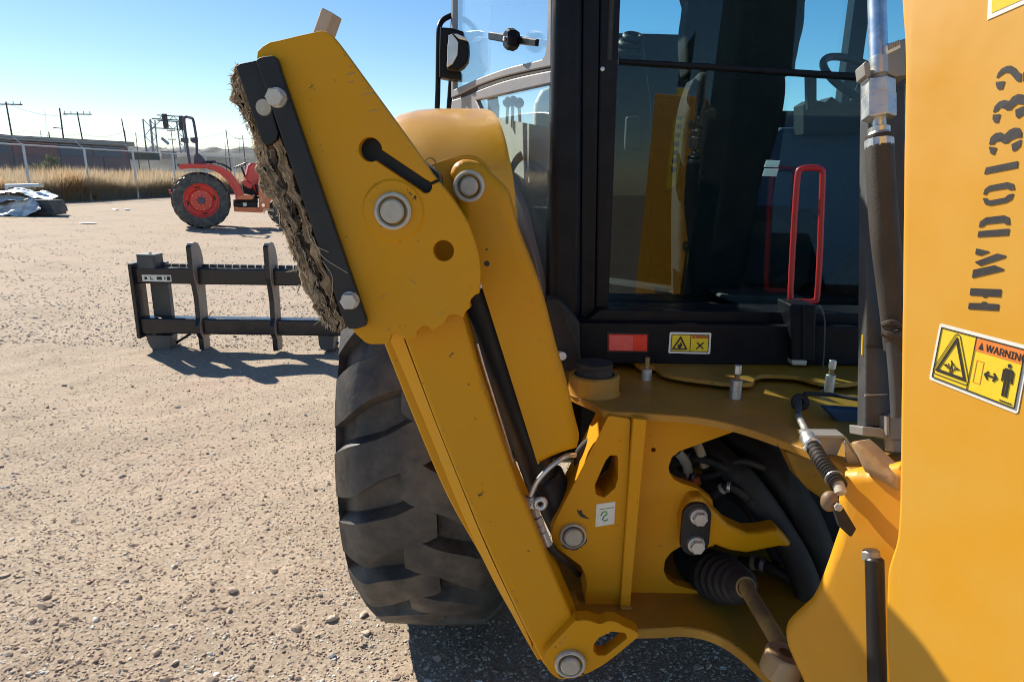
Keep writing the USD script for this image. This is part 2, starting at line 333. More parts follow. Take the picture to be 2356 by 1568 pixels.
mat('foliage_dry', {'g': ('geometry', {}), 'n': ('noise_texture', {'scale': 0.23, 'detail': 4}),
    'r': ('rgb_ramp', {'ramp': [(0.30, (0.40, 0.325, 0.225)), (0.48, (0.50, 0.40, 0.27)), (0.60, (0.50, 0.345, 0.19)), (0.72, (0.36, 0.31, 0.21))]}),
    'd': ('diffuse_bsdf', {}), 't': ('translucent_bsdf', {}), 'm': ('mix_closure', {'fac': 0.62})},
    [('g.position', 'n.vector'), ('n.fac', 'r.fac'), ('r.color', 'd.color'), ('r.color', 't.color'), ('d.BSDF', 'm.closure1'), ('t.BSDF', 'm.closure2')], 'm.closure')
def leafy(name, a, b):
    mat(name, {'g': ('geometry', {}), 'n': ('noise_texture', {'scale': 2.5, 'detail': 3}), 'r': ('rgb_ramp', {'ramp': [(0.3, a), (0.7, b)]}),
        'd': ('diffuse_bsdf', {}), 't': ('translucent_bsdf', {}), 'm': ('mix_closure', {'fac': 0.35})},
        [('g.position', 'n.vector'), ('n.fac', 'r.fac'), ('r.color', 'd.color'), ('r.color', 't.color'), ('d.BSDF', 'm.closure1'), ('t.BSDF', 'm.closure2')], 'm.closure')
leafy('foliage_green', (0.10, 0.12, 0.05), (0.18, 0.18, 0.09)); leafy('foliage_rust', (0.30, 0.13, 0.04), (0.42, 0.20, 0.06)); leafy('foliage_ochre', (0.32, 0.20, 0.06), (0.36, 0.26, 0.09))
# gravel yard: packed grit between the stones, field earth beyond
mat('ground', {'g': ('geometry', {}), 'v1': ('voronoi_texture', {'scale': 130.0}), 'v2': ('voronoi_texture', {'scale': 38.0}), 'n1': ('noise_texture', {'scale': 0.75, 'detail': 8, 'roughness': 0.68}),
    'n2': ('noise_texture', {'scale': 14.0, 'detail': 8, 'roughness': 0.7}),
    's1': ('separate_color', {}), 'r1': ('rgb_ramp', {'ramp': [(0.0, (0.20, 0.15, 0.105)), (0.3, (0.38, 0.30, 0.21)), (0.6, (0.37, 0.265, 0.19)), (0.85, (0.49, 0.40, 0.29)), (1.0, (0.60, 0.53, 0.42))]}),
    'r2': ('rgb_ramp', {'ramp': [(0.25, (0.24, 0.185, 0.13)), (0.42, (0.33, 0.265, 0.195)), (0.52, (0.39, 0.315, 0.235)), (0.63, (0.40, 0.29, 0.225)), (0.76, (0.29, 0.23, 0.17))]}), 'mx': ('mix_color', {'fac': 0.45}),
    'a1': ('math', {'math_type': 'multiply_add', 'value2': 0.7}), 'a2': ('math', {'math_type': 'multiply_add', 'value2': -1.2}), 'b': ('bump', {'strength': 0.5, 'distance': 0.0045}),
    'p': ('principled_bsdf', {'roughness': 0.95, 'specular_ior_level': 0.2})},
    [('g.position', 'v1.vector'), ('g.position', 'v2.vector'), ('g.position', 'n1.vector'), ('g.position', 'n2.vector'), ('v1.color', 's1.color'), ('s1.r', 'r1.fac'), ('n1.fac', 'r2.fac'),
     ('r2.color', 'mx.a'), ('r1.color', 'mx.b'), ('mx.result', 'p.base_color'), ('n2.fac', 'a1.value1'), ('v2.distance', 'a2.value1'), ('a1.value', 'a2.value3'), ('a2.value', 'b.height'), ('b.normal', 'p.normal')], 'p.BSDF')
mat('gravel_stone', {'g': ('geometry', {}), 'v': ('voronoi_texture', {'scale': 41.0}), 's': ('separate_color', {}), 'n': ('noise_texture', {'scale': 120.0, 'detail': 3}),
    'r': ('rgb_ramp', {'ramp': [(0.0, (0.22, 0.155, 0.115)), (0.15, (0.39, 0.295, 0.21)), (0.45, (0.44, 0.35, 0.26)), (0.7, (0.43, 0.31, 0.24)), (0.88, (0.58, 0.50, 0.39)), (1.0, (0.70, 0.67, 0.60))]}),
    'p': ('principled_bsdf', {'roughness': 0.85, 'specular_ior_level': 0.3})},
    [('g.position', 'v.vector'), ('v.color', 's.color'), ('s.g', 'r.fac'), ('r.color', 'p.base_color')], 'p.BSDF')
# ------------------------------------------------------------------ setting: ground, embankment, hills
def grow(a, b, s, g=1.12, smax=40):
    out, x = [a], a
    while x < b: s = min(s * g, smax); x += s; out.append(x)
    return out
gx = np.array(sorted(set([-v for v in grow(5.2, 420, 0.05)] + list(np.arange(-5.2, 2.6, 0.05)) + grow(2.6, 420, 0.05))))
gy = np.array(sorted(set([-v + 0.8 for v in grow(0, 60, 0.1)] + list(np.arange(0.9, 8.0, 0.05)) + grow(8.0, 700, 0.05))))
X, Y = np.meshgrid(gx, gy)
def ground_z(x, y):
    p = np.stack([x, y, np.zeros_like(x)], -1)
    near = np.exp(-np.maximum(np.hypot(x, y) - 8, 0) / 14)
    z = (meshkit.fbm(p * 1.3, 3, 3) - 0.5) * 0.045 * near + (meshkit.fbm(p * 6.0, 3, 5) - 0.5) * 0.020 * near
    rut = np.sin((x * 0.55 + y * 0.84) * 7.0 + 2.5 * meshkit.noise(p * 0.8, 2)) * 0.011 * near * np.clip(-x - 0.8, 0, 1)
    return z + rut - 0.012
Z = ground_z(X, Y)
nx, ny = len(gx), len(gy)
ii = (np.arange(ny - 1)[:, None] * nx + np.arange(nx - 1)[None, :]).ravel()
gf = np.vstack([np.stack([ii, ii + 1, ii + nx + 1], 1), np.stack([ii, ii + nx + 1, ii + nx], 1)])
obj('ground', tri(np.stack([X.ravel(), Y.ravel(), Z.ravel()], 1), gf), 'ground', smooth=True, kind='structure')

def ridge(name, px, depth, base_z, back, matname, kind='structure', n=3):
    """A long mound whose crest is seen at the given picture points, depth metres away."""
    top = spline([Py(u, v, depth) for u, v in px], 6)
    rows = []
    for t, hh in ((-1.0, 0), (-0.6, 0.3), (-0.25, 0.8), (0, 1), (0.3, 0.8), (1, 0)):
        r = top.copy(); r[:, 1] = depth + t * back + 3 * (meshkit.noise(top * 0.11 + t) - .5); r[:, 2] = base_z + (top[:, 2] - base_z) * hh; rows.append(r)
    V = np.vstack(rows); k = len(top); i = np.arange(k - 1)
    f = np.vstack([np.stack([q * k + i, q * k + i + 1, (q + 1) * k + i + 1, (q + 1) * k + i], 1) for q in range(len(rows) - 1)])
    return obj(name, tri(V, np.vstack([f[:, [0, 1, 2]], f[:, [0, 2, 3]]])), matname, smooth=True, kind=kind)
ridge('hills', [(-300, 352), (0, 346), (200, 340), (294, 335), (327, 339), (355, 335.5), (382, 342), (409, 339), (437, 337), (464, 343), (491, 337.5), (518, 344), (546, 339.5), (562, 338), (584, 340.5), (640, 345), (760, 340), (900, 347), (1100, 344), (1400, 352), (1900, 356), (2600, 360)], 430, -1, 60, 'hill_ground')
ridge('railway_embankment', [(-900, 366), (-200, 360), (100, 356), (300, 352), (420, 351), (560, 352.5), (700, 354), (1000, 358), (1500, 366), (2600, 380)], 190, -0.5, 16, 'embankment')

# ------------------------------------------------------------------ gravel lying on the yard
def stone(seed):
    m = trimesh.creation.icosphere(subdivisions=1); v = m.vertices.copy(); r = np.random.default_rng(seed)
    for _ in range(5):
        n = r.normal(size=3); n /= np.linalg.norm(n); d = r.uniform(0.45, 0.8); k = v @ n - d; v = v - np.maximum(k, 0)[:, None] * n
    return tri(v * np.array([1, r.uniform(.65, .95), r.uniform(.36, .6)]), m.faces)
gi = UsdGeom.PointInstancer.Define(stage, '/World/gravel'); tag(gi.GetPrim(), 'loose tan and pinkish gravel covering the yard', 'gravel', kind='stuff')
for k in range(6):
    usdkit.mesh(stage, f'/World/gravel/stone_{k:03d}', stone(40 + k), M['gravel_stone'], smooth=False)
gi.CreatePrototypesRel().SetTargets([Sdf.Path(f'/World/gravel/stone_{k:03d}') for k in range(6)])
pos, siz = [], []
def scatter(n, y0, y1, smin, smax, p=2.2):
    v = RNG.uniform(size=n); y = 1 / (1 / y1 + v * (1 / y0 - 1 / y1))           # even in the picture rather than on the ground
    lo = np.maximum(-0.80 * y - 0.3, -30); hi = np.where(y < 2.6, 1.2, 0.35 + 0 * y)
    x = lo + RNG.uniform(size=n) * (hi - lo); s = smin + (smax - smin) * RNG.uniform(size=n) ** p
    z = ground_z(x, y); pos.append(np.stack([x, y, z + s * 0.02], 1)); siz.append(s)
scatter(52000, 1.6, 7.0, 0.0020, 0.0080, 2.4)
scatter(1500, 1.6, 9.0, 0.007, 0.016, 2.5)
scatter(60, 1.8, 9.0, 0.014, 0.026, 1.5)
scatter(15000, 6.0, 26.0, 0.006, 0.018, 2.5)
pos, siz = np.vstack(pos), np.concatenate(siz)
keep = ~((pos[:, 0] > -0.5) & (pos[:, 0] < 0.03) & (np.abs(pos[:, 1] - 2.3) < 0.16)); pos, siz = pos[keep], siz[keep]
gi.CreatePositionsAttr(Vt.Vec3fArray.FromNumpy(pos.astype(np.float32))); gi.CreateScalesAttr(Vt.Vec3fArray.FromNumpy(np.repeat(siz[:, None], 3, 1).astype(np.float32)))
gi.CreateProtoIndicesAttr(Vt.IntArray.FromNumpy(RNG.integers(0, 6, len(pos)).astype(np.int32)))
a = RNG.uniform(0, 2 * math.pi, len(pos)); tl = RNG.normal(0, .18, (len(pos), 2))
gi.CreateOrientationsAttr(Vt.QuathArray([Gf.Quath(float(w), float(x), float(y), float(z)) for w, x, y, z in zip(np.cos(a / 2), tl[:, 0], tl[:, 1], np.sin(a / 2))]))

# ------------------------------------------------------------------ chain link fence along the yard's left side
GP = Pz(210, 461)[:2]; FDIR = np.array([0.069, 1.0]); FDIR /= np.linalg.norm(FDIR)
SP = np.linalg.norm(Pz(317, 457)[:2] - GP); SP = 0.112 * GP[1]
RAIL = Py(190, 341.5, GP[1])[2]
fence = thing('chain_link_fence', 'galvanised chain link fence with angled barbed wire arms along the weedy field', 'fence', (GP[0], GP[1], 0))
def fpt(k, z=0): q = GP + FDIR * SP * k; return np.array([q[0], q[1], z])
obj('top_rail', tube([fpt(-6, RAIL), fpt(16, RAIL)], 0.032, 8), 'galvanised', fence)
OUT = np.array([-FDIR[1], FDIR[0], 0]) * 0.42 + np.array([0, 0, 0.36])
for k in range(-6, 17):
    o = obj('post', cyl(fpt(k, -0.1), fpt(k, RAIL), 0.055, 10), 'galvanised', fence)
    obj('barb_arm', beam(fpt(k, RAIL), fpt(k, RAIL) + OUT, 0.03, 0.03), 'galvanised', o)
obj('barbed_wire', [tube([fpt(-6, RAIL) + OUT * t, fpt(16, RAIL) + OUT * t], 0.006, 5) for t in (.35, .68, 1.0)], 'galvanised', fence)
wires = []
L = SP * 22; hgt = RAIL
for s in np.arange(-hgt, L, 0.105):
    for sg in (0, 1):
        a0, a1 = (s, s + hgt) if sg == 0 else (s + hgt, s)
        t0, t1 = np.clip([a0, a1], 0, L); z0 = abs(t0 - a0) ; z1 = hgt - abs(t1 - a1)
        b0 = fpt(-6 + t0 / SP, z0); b1 = fpt(-6 + t1 / SP, z1)
        wires.append((b0, b1))
wv, wf = [], []
w_ = np.array([0, 0, 0.0024])
for i, (b0, b1) in enumerate(wires):
    wv += [b0 - w_, b1 - w_, b1 + w_, b0 + w_]; wf += [[4 * i, 4 * i + 1, 4 * i + 2], [4 * i, 4 * i + 2, 4 * i + 3]]
obj('wire_mesh', tri(wv, wf), 'gantry_steel', fence, smooth=False, kind='stuff')

# ------------------------------------------------------------------ dry field beyond the fence
def tuft(seed, n, h, spread, wid):
    r = np.random.default_rng(seed); V, Fc = [], []
    for _ in range(n):
        a = r.uniform(0, 2 * math.pi); b0 = np.array([math.cos(a), math.sin(a), 0]) * r.uniform(0, spread * .4)
        lean = np.array([math.cos(a), math.sin(a), 0]) * r.uniform(.05, spread) ; hh = h * r.uniform(.55, 1.0)
        wv_ = np.array([-math.sin(a), math.cos(a), 0]) * wid * r.uniform(.6, 1.2)
        p0, p1, p2 = b0, b0 + lean * .45 + np.array([0, 0, hh * .6]), b0 + lean * 1.2 + np.array([0, 0, hh])
        k = len(V); V += [p0 - wv_, p0 + wv_, p1 - wv_ * .8, p1 + wv_ * .8, p2]; Fc += [[k, k + 1, k + 3], [k, k + 3, k + 2], [k + 2, k + 3, k + 4]]
    return tri(V, Fc)
gr = UsdGeom.PointInstancer.Define(stage, '/World/dry_grass'); tag(gr.GetPrim(), 'tall dry tan grass and weeds filling the field beyond the fence', 'grass', kind='stuff')
protos = [tuft(1, 34, 1.0, .30, .008), tuft(2, 30, 1.15, .40, .010), tuft(3, 40, .8, .45, .008)]
for k, m in enumerate(protos): usdkit.mesh(stage, f'/World/dry_grass/tuft_{k:03d}', m, M['foliage_dry'], smooth=False)
gr.CreatePrototypesRel().SetTargets([Sdf.Path(f'/World/dry_grass/tuft_{k:03d}') for k in range(3)])
n = 26000
yy = 1 / (1 / 130.0 + RNG.uniform(size=n) * (1 / 24.0 - 1 / 130.0))
fx = GP[0] + (yy - GP[1]) * FDIR[0] / FDIR[1] - 0.25
lat = RNG.uniform(size=n) ** 2.2 * (6 + yy * 0.75)
xx = fx - lat
far = RNG.uniform(size=n) < 0.25
yy2 = RNG.uniform(70, 150, n); xx2 = RNG.uniform(-110, 60, n)
inf = xx2 < GP[0] + (yy2 - GP[1]) * FDIR[0] - .4
yy = np.where(far & (inf | (yy2 > 66 )), yy2, yy); xx = np.where(far & (inf | (yy2 > 66)), xx2, xx)
sc = RNG.uniform(.75, 1.35, n) * (0.85 + 0.5 * meshkit.noise(np.stack([xx * .25, yy * .25, 0 * xx], 1), 9))
gr.CreatePositionsAttr(Vt.Vec3fArray.FromNumpy(np.stack([xx, yy, 0 * xx - .03], 1).astype(np.float32)))
gr.CreateScalesAttr(Vt.Vec3fArray.FromNumpy(np.stack([sc * 1.2, sc * 1.2, sc * 1.05], 1).astype(np.float32)))
gr.CreateProtoIndicesAttr(Vt.IntArray.FromNumpy(RNG.integers(0, 3, n).astype(np.int32)))
a = RNG.uniform(0, 2 * math.pi, n)
gr.CreateOrientationsAttr(Vt.QuathArray([Gf.Quath(float(w), 0.0, 0.0, float(z)) for w, z in zip(np.cos(a / 2), np.sin(a / 2))]))

def bush(name, label, cen, rx, ry, rz, n, leaf, matname, seed):
    r = np.random.default_rng(seed); t = thing(name, label, 'bush', cen)
    cl = r.normal(size=(26, 3)) * np.array([rx, ry, rz]) * .48 + np.array([0, 0, rz]); V, Fc, S = [], [], []
    for _ in range(n):
        c = cl[r.integers(len(cl))] + r.normal(size=3) * np.array([rx, ry, rz]) * .17
        if c[2] < .03: c[2] = abs(c[2]) + .05
        d = r.normal(size=3); d[2] += .5; d /= np.linalg.norm(d); w = np.cross(d, r.normal(size=3)); w /= np.linalg.norm(w); s = leaf * r.uniform(.6, 1.4); k = len(V)
        V += [c - w * s * .35, c + d * s, c + w * s * .35, c - d * s * .4]; Fc += [[k, k + 1, k + 2], [k, k + 2, k + 3]]
    obj('crown', tri(np.array(V) + cen, Fc), matname, t, smooth=False)
    obj('trunk', [tube([np.array([0, 0, -.03]) + cen, cen + c * np.array([.5, .5, .5]), cen + c], [.02, .012, .005], 5) for c in cl[:16]], 'pole_wood', t)
def at_fence(u, back):
    """A spot beyond the fence line, seen at column u."""
    best = min(np.arange(20, 90, .1), key=lambda y: abs((GP[0] + (y - GP[1]) * FDIR[0] - back) - Py(u, 400, y)[0]))
    return np.array([Py(u, 400, best)[0], best, 0.0])
bush('green_bush', 'grey green bush standing taller than the dry weeds beside the second fence post', at_fence(122, 3.0), 1.0, .9, 1.0, 3600, .10, 'foliage_green', 3)
bush('rust_weed', 'rust orange dried weed clump behind the debris pile', at_fence(150, .8), .85, .7, .62, 3200, .07, 'foliage_rust', 4)
bush('ochre_weed', 'ochre weed clump low against the fence right of the debris pile', at_fence(183, .5), .7, .6, .42, 2400, .07, 'foliage_ochre', 5)

# ------------------------------------------------------------------ long low building
bu = thing('low_building', 'long low brown brick building with dark window band and flat roof', 'building', (-60, 70, 0))
B0, B1 = Py(-420, 300, 56.0), Py(291, 328, 80.0)
bd = (B1 - B0)[:2]; bd = np.array([bd[0], bd[1], 0]) / np.linalg.norm(bd); bn = np.array([-bd[1], bd[0], 0])
if bn[1] < 0: bn = -bn
bx0 = np.array([B0[0], B0[1], 0]); BL = np.linalg.norm((B1 - B0)[:2]); RT = 0.5 * (Py(0, 309, bx0[1] + bd[1] * 10)[2] + B1[2]) ; RT = Py(291, 326, 80)[2]
bf = Frame(bx0, bd, (0, 0, 1), bn)
obj('wall', prism(sbox(0, -.2, BL, RT - 1.75), bf, 0, 18, 0), 'building_wall', bu)
obj('roof', prism(sbox(-.6, RT - .45, BL + .6, RT), bf, -.5, 18.6, 0.02), 'building_roof', bu)
band = obj('upper_wall', prism(sbox(0, RT - 1.75, BL, RT - .45), bf, 0.12, 18, 0), 'building_wall', bu)
xw = BL - .8; k = 0
rr = random.Random(3)
while xw > 2:
    w = rr.choice([2.2, 3.2, 4.2, 5.0]); nm, mt_ = (('window', 'building_band') if k % 3 != 2 else ('panel', 'building_panel'))
    obj(nm, prism(sbox(xw - w, RT - 1.68, xw, RT - .55), bf, 0.05, .14, 0.01), mt_, bu); xw -= w + .35; k += 1
for q in range(16):
    obj('pilaster', prism(sbox(BL - 3 - q * 4.6, -.2, BL - 2.6 - q * 4.6, RT - 1.78), bf, -.12, .05, .01), 'building_wall', bu)

# ------------------------------------------------------------------ utility poles, gantry, lines
def vertical_at(u, v, y): return Py(u, v, y)
POLE_TOPS = {}
def pole(px_top, px_low, y, label, r=0.16, arm=None, extra=None, group=None, matname='pole_wood', name='utility_pole'):
    a, b = Py(*px_top, y), Py(*px_low, y); base = a + (b - a) * (a[2] / max(a[2] - b[2], .1)); base[2] = -.1
    t = thing(name, label, 'pole', (base[0], base[1], 0), group)
    obj('shaft', cyl(base, a, r * .55, 8, .01, r * .38), matname, t)
    if arm:
        for (w, dz) in arm:
            o = obj('crossarm', beam(a + np.array([-w, 0, dz]), a + np.array([w, 0, dz]), .12, .13), matname, t)
            for x in (-.9, -.45, .45, .9): obj('insulator', cyl(a + np.array([x * w, 0, dz + .06]), a + np.array([x * w, 0, dz + .36]), .05, 6), 'galvanised', o)
    if extra: extra(t, a, b)
    return a
def xfmr(t, a, b):
    d = (b - a) / np.linalg.norm(b - a); c = a + d * 3.4 + np.array([-.45, -.1, 0]); obj('transformer', cyl(c, c - np.array([0, 0, 1.3]), .34, 10, .05), 'gantry_steel', t)
def sidearms(t, a, b):
    d = (b - a) / np.linalg.norm(b - a)
    for s in (2.6, 5.2, 7.6): obj('side_arm', beam(a + d * s, a + d * s + np.array([-1.2, 0, .1]), .12, .12), 'pole_wood', t)
pt1 = pole((13.4, 234), (26.6, 307), 88, 'tall dark utility pole with a wide crossarm at the left edge', .22, [(1.9, -.3)])
pole((102.8, 255), (109, 313), 150, 'thin pale antenna mast behind the building roof', .09, matname='galvanised', name='antenna_mast')
pole((92.6, 300), (94.8, 315), 120, 'short stub pole above the roof, left of the stout one', .12)
pole((112, 303), (114, 317), 115, 'short stout dark pole above the roof beside the antenna mast', .24)
pt2 = pole((137, 249), (145.7, 316), 100, 'dark utility pole with three short arms on its left side', .24, None, sidearms)
pt3 = pole((177.4, 257), (189.4, 320), 92, 'utility pole with a crossarm and a hanging transformer', .20, [(1.75, -.3)], xfmr)
pt4 = pole((279.7, 273.4), (289.7, 328), 105, 'plain dark pole at the right end of the building roof', .20)
pole((287, 300), (290.5, 330), 118, 'slim pole just behind the pole at the building corner', .12)
pt5 = pole((312, 305), (318, 360), 100, 'slim dark pole between the building corner and the signal gantry', .13)
pole((329.5, 289.5), (338, 345), 120, 'dark pole directly left of the signal gantry leg', .15)
pt6 = pole((393, 295), (399, 345), 150, 'pole with small side arms seen under the signal gantry', .2, [(.8, -.5), (.8, -2.2)])
pt7 = pole((519.7, 298), (526.5, 352), 110, 'plain pole right of the tractor, the taller of the pair', .16)
pole((558, 311.7), (562.5, 356), 115, 'plain pole right of the tractor, close to the rubber pad', .16)
pole((549.7, 316), (551, 345), 210, 'thin distant pole with crossarm between the two plain poles', .13, [(1.2, -.3)])
pole((517.5, 327), (519, 352), 120, 'low post right of the tractor roll bar', .12)
def line(a, b, sag, label):
    t = np.linspace(0, 1, 14)[:, None]; p = np.asarray(a) + (np.asarray(b) - np.asarray(a)) * t; p[:, 2] -= sag * 4 * (t * (1 - t))[:, 0]
    return tube(p, .022, 4)
for y, pts, sag, lab in ((95, [(-60, 299), (60, 301), (185, 307), (283, 304)], .5, 'power line sagging just above the building roof'), (105, [(-60, 240), (14, 236), (166, 262)], .8, 'power line running down from the crossarm of the leftmost pole'), (120, [(283, 300), (400, 309), (520, 303)], .7, 'power line from the building corner to the pole right of the tractor'), (110, [(520, 303), (560, 318), (700, 338)], .4, 'power line dropping right from the taller pole beyond the tractor'), (130, [(290, 330), (420, 326), (640, 333)], .6, 'upper of the two low power lines above the hills'), (130, [(290, 336), (420, 333), (640, 339)], .6, 'lower of the two low power lines, touching the hill crests')):
    pr = obj('power_line', [line(Py(*pts[i], y), Py(*pts[i + 1], y), sag, '') for i in range(len(pts) - 1)], 'wire'); tag(P(pr), lab, 'cable', 'power lines between the poles')

GY = 120.0
g_base = Py(342, 350, GY); ga = thing('signal_gantry', 'steel lattice railway signal gantry with black signal heads over the embankment', 'gantry', (g_base[0], g_base[1], 0))
def lat(name, pa, pb, w, off=0):
    """A lattice member drawn between two picture points."""
    a, b = Py(*pa, GY + off), Py(*pb, GY + off); d = b - a; L_ = np.linalg.norm(d); d /= L_; s = np.cross(d, (0, 1, 0)); s /= np.linalg.norm(s); ms = []
    for e in (-1, 1): ms.append(beam(a + s * w * e, b + s * w * e, .17, .17))
    k = max(3, int(L_ / (w * 2))); q = np.linspace(0, L_, k + 1)
    for i in range(k): ms.append(beam(a + d * q[i] + s * w * (1 if i % 2 else -1), a + d * q[i + 1] + s * w * (-1 if i % 2 else 1), .09, .09))
    return obj(name, ms, 'gantry_steel', ga)
def down(pt, low):
    return pt, low
lat('leg', (337.5, 274), (345.5, 352), .62); lat('leg', (350.5, 276), (357.5, 352), .42, 3); lat('leg', (412, 281), (422, 352), .40)
lat('truss', (350, 283.5), (422, 288), .72); lat('truss', (350, 283.5), (422, 288), .72, 2.5); lat('railing', (362, 271), (424, 275), .42)
for (u, v) in ((379, 270.5), (381.5, 286), (418, 275), (418, 289)):
    c = Py(u, v, GY - .5); obj('signal_head', box(c, (.75, .5, 1.15), c=.08), 'signal_black', ga)
for (u0, v0, u1, v1) in ((379, 268, 381, 292), (416, 272, 418, 292)): obj('signal_post', beam(Py(u0, v0, GY - .3), Py(u1, v1, GY - .3), .12, .12), 'gantry_steel', ga)
c = Py(388, 331, 110); q = Py(372, 318, 110)
pr = obj('tilted_boom_barrier', beam(q, c, .35, .35), 'gantry_steel'); tag(P(pr), 'dark slanted beam sticking up behind the field below the gantry', 'beam')
# parked rail equipment low on the horizon
for (u0, u1, v0, v1, y, lab, mt_) in ((293, 352, 352, 367, 170, 'long dark green rail car on the embankment below the gantry', 'embankment'), (372, 392, 350, 366, 165, 'small grey hut on the embankment right of the rail car', 'building_roof')):
    t = thing('rail_car' if u0 < 300 else 'trackside_hut', lab, 'rail car' if u0 < 300 else 'hut', (Py(u0, v1, y)[0], y, 0)); f_ = FY(y); a_, b_ = f_.uv(u0, v1), f_.uv(u1, v0)
    obj('body', prism(sbox(a_[0], a_[1], b_[0], b_[1]), f_, 0, 3, .08), mt_, t); obj('roof', prism(sbox(a_[0] - .1, b_[1], b_[0] + .1, b_[1] + .25), f_, -.15, 3.1, .05), 'building_roof', t)
# ------------------------------------------------------------------ litter and debris by the fence
def crumple(front, back, y0, y1, seed, amp=.05, thick=.0, nx=46, ny=18, drop=0.0):
    """A creased sheet between a near edge and a far edge, both given as picture points."""
    f = spline([Py(u, v, y0) for u, v in front], 8); b = spline([Py(u, v, y1) for u, v in back], 8)
    rs = lambda p: np.stack([np.interp(np.linspace(0, 1, nx), np.linspace(0, 1, len(p)), p[:, k]) for k in range(3)], 1)
    f, b = rs(f), rs(b); t = np.linspace(0, 1, ny)[:, None, None]; G = f[None] * (1 - t) + b[None] * t
    q = G * np.array([2.6, 2.6, 2.6]); n = np.abs(meshkit.fbm(q, 4, seed) - .5) * 2 - .3
    G[..., 2] += n * amp * 2; G[..., 1] += (meshkit.noise(q * 1.7, seed + 3) - .5) * amp * 1.5
    if drop: G[0, :, 2] -= drop * meshkit.noise(G[0] * 3, seed)
    V = G.reshape(-1, 3); ii = (np.arange(ny - 1)[:, None] * nx + np.arange(nx - 1)[None]).ravel()
    fs = np.vstack([np.stack([ii, ii + 1, ii + nx + 1], 1), np.stack([ii, ii + nx + 1, ii + nx], 1)])
    return tri(V, fs)
yD = Pz(60, 496)[1]
st = thing('panel_stack', 'stack of dark weathered flat panels lying on the gravel under the tarps', 'panels', Pz(80, 492))
fD = FY(yD + .15)
for k, (v0, v1, ul, ur) in enumerate(((492, 486.5, -60, 118), (485.5, 480, -60, 121), (479, 474.5, -60, 119), (473.5, 469.5, -60, 116), (468.5, 465.5, -60, 114), (464.5, 462, -60, 111))):
    a_, b_ = fD.uv(ul, v0), fD.uv(ur, v1)
    obj('panel', prism(sbox(a_[0], a_[1], b_[0], b_[1]), fD, .02 * (k % 2), .8, .01), 'dark_panel', st)
pr = obj('blue_sheet', crumple([(-50, 452), (0, 444), (22, 441), (50, 442), (60, 447), (82, 454), (112, 457), (134, 450)], [(-50, 436), (15, 437), (40, 431), (60, 433), (85, 440), (100, 439), (118, 443), (136, 449)], yD + .1, yD + 1.0, 5, .05), 'tarp_blue', smooth=True); tag(P(pr), 'pale blue crumpled plastic sheet on top of the dark panel stack', 'sheet')
pr = obj('white_cover', crumple([(-60, 468), (0, 463), (20, 458), (40, 460), (58, 458), (64, 456)], [(-60, 447), (0, 447), (20, 447.5), (40, 449.5), (60, 454), (64, 457)], yD - .15, yD + .5, 8, .05), 'white_plastic', smooth=True); tag(P(pr), 'creamy white rumpled cover at the left end of the debris pile', 'cover')
pr = obj('silver_tarp', crumple([(-60, 498), (0, 496), (15, 494), (30, 494.5), (56, 495), (70, 489), (88, 482), (93, 478)], [(-60, 472), (0, 470), (20, 467), (40, 464), (56, 458), (68, 454), (82, 461), (92, 472)], yD - .35, yD + .12, 11, .06, nx=60), 'tarp_silver', smooth=True); tag(P(pr), 'grey silver tarp draped down the front of the debris pile', 'tarp')
pr = obj('loose_plastic', crumple([(-10, 494), (5, 493), (18, 490.5), (24, 486), (32, 482)], [(-10, 492.5), (5, 491), (18, 487.5), (24, 483), (33, 480.5)], yD - .75, yD - .6, 15, .02, nx=20, ny=6), 'white_plastic', smooth=True); tag(P(pr), 'torn strip of white plastic trailing from the silver tarp onto gravel', 'plastic')
pf = thing('pipe_frame', 'grey metal pipe frame standing over the debris pile', 'frame', Py(15, 430, yD + .9))
obj('cross_pipe', tube([Py(14, 427, yD + .9), Py(95, 425.5, yD + .9)], .055, 10), 'galvanised', pf)
obj('upright', tube([Py(14, 427, yD + .9), Py(15, 434, yD + .88), Py(18, 446, yD + .85), Py(19, 470, yD + .85)], .05, 10), 'galvanised', pf)
obj('coupling', cyl(Py(92.5, 425.5, yD + .9), Py(97.5, 425.4, yD + .9), .085, 10), 'cord_fibre', pf)
def litter(name, u, v, w, h, label, matname, seed):
    c = Pz(u, v); r = np.random.default_rng(seed); m = trimesh.creation.icosphere(subdivisions=2); q = m.vertices * (1 + .35 * (meshkit.noise(m.vertices * 2.5 + seed, seed)[:, None] - .5)) * np.array([w / 2, w / 3, h / 2])
    q[:, 2] = np.maximum(q[:, 2], -h * .25); pr = obj(name, tri(c + q + np.array([0, 0, h * .2]), m.faces), matname, smooth=True); tag(P(pr), label, 'litter')
litter('paper_scrap', 203, 513.5, .50, .035, 'long flat white scrap lying on gravel in front of the tractor', 'white_plastic', 1)
litter('white_scrap', 266, 483, .26, .06, 'small white scrap on gravel, left one of the pair by the tractor', 'white_plastic', 2)
litter('white_scrap', 293, 483.5, .22, .08, 'small white scrap on gravel, right one of the pair nearest the tractor', 'white_plastic', 3)
litter('plastic_bag', 259, 456, .62, .34, 'pale greenish plastic bag caught at the foot of the fence', 'green_plastic', 4)

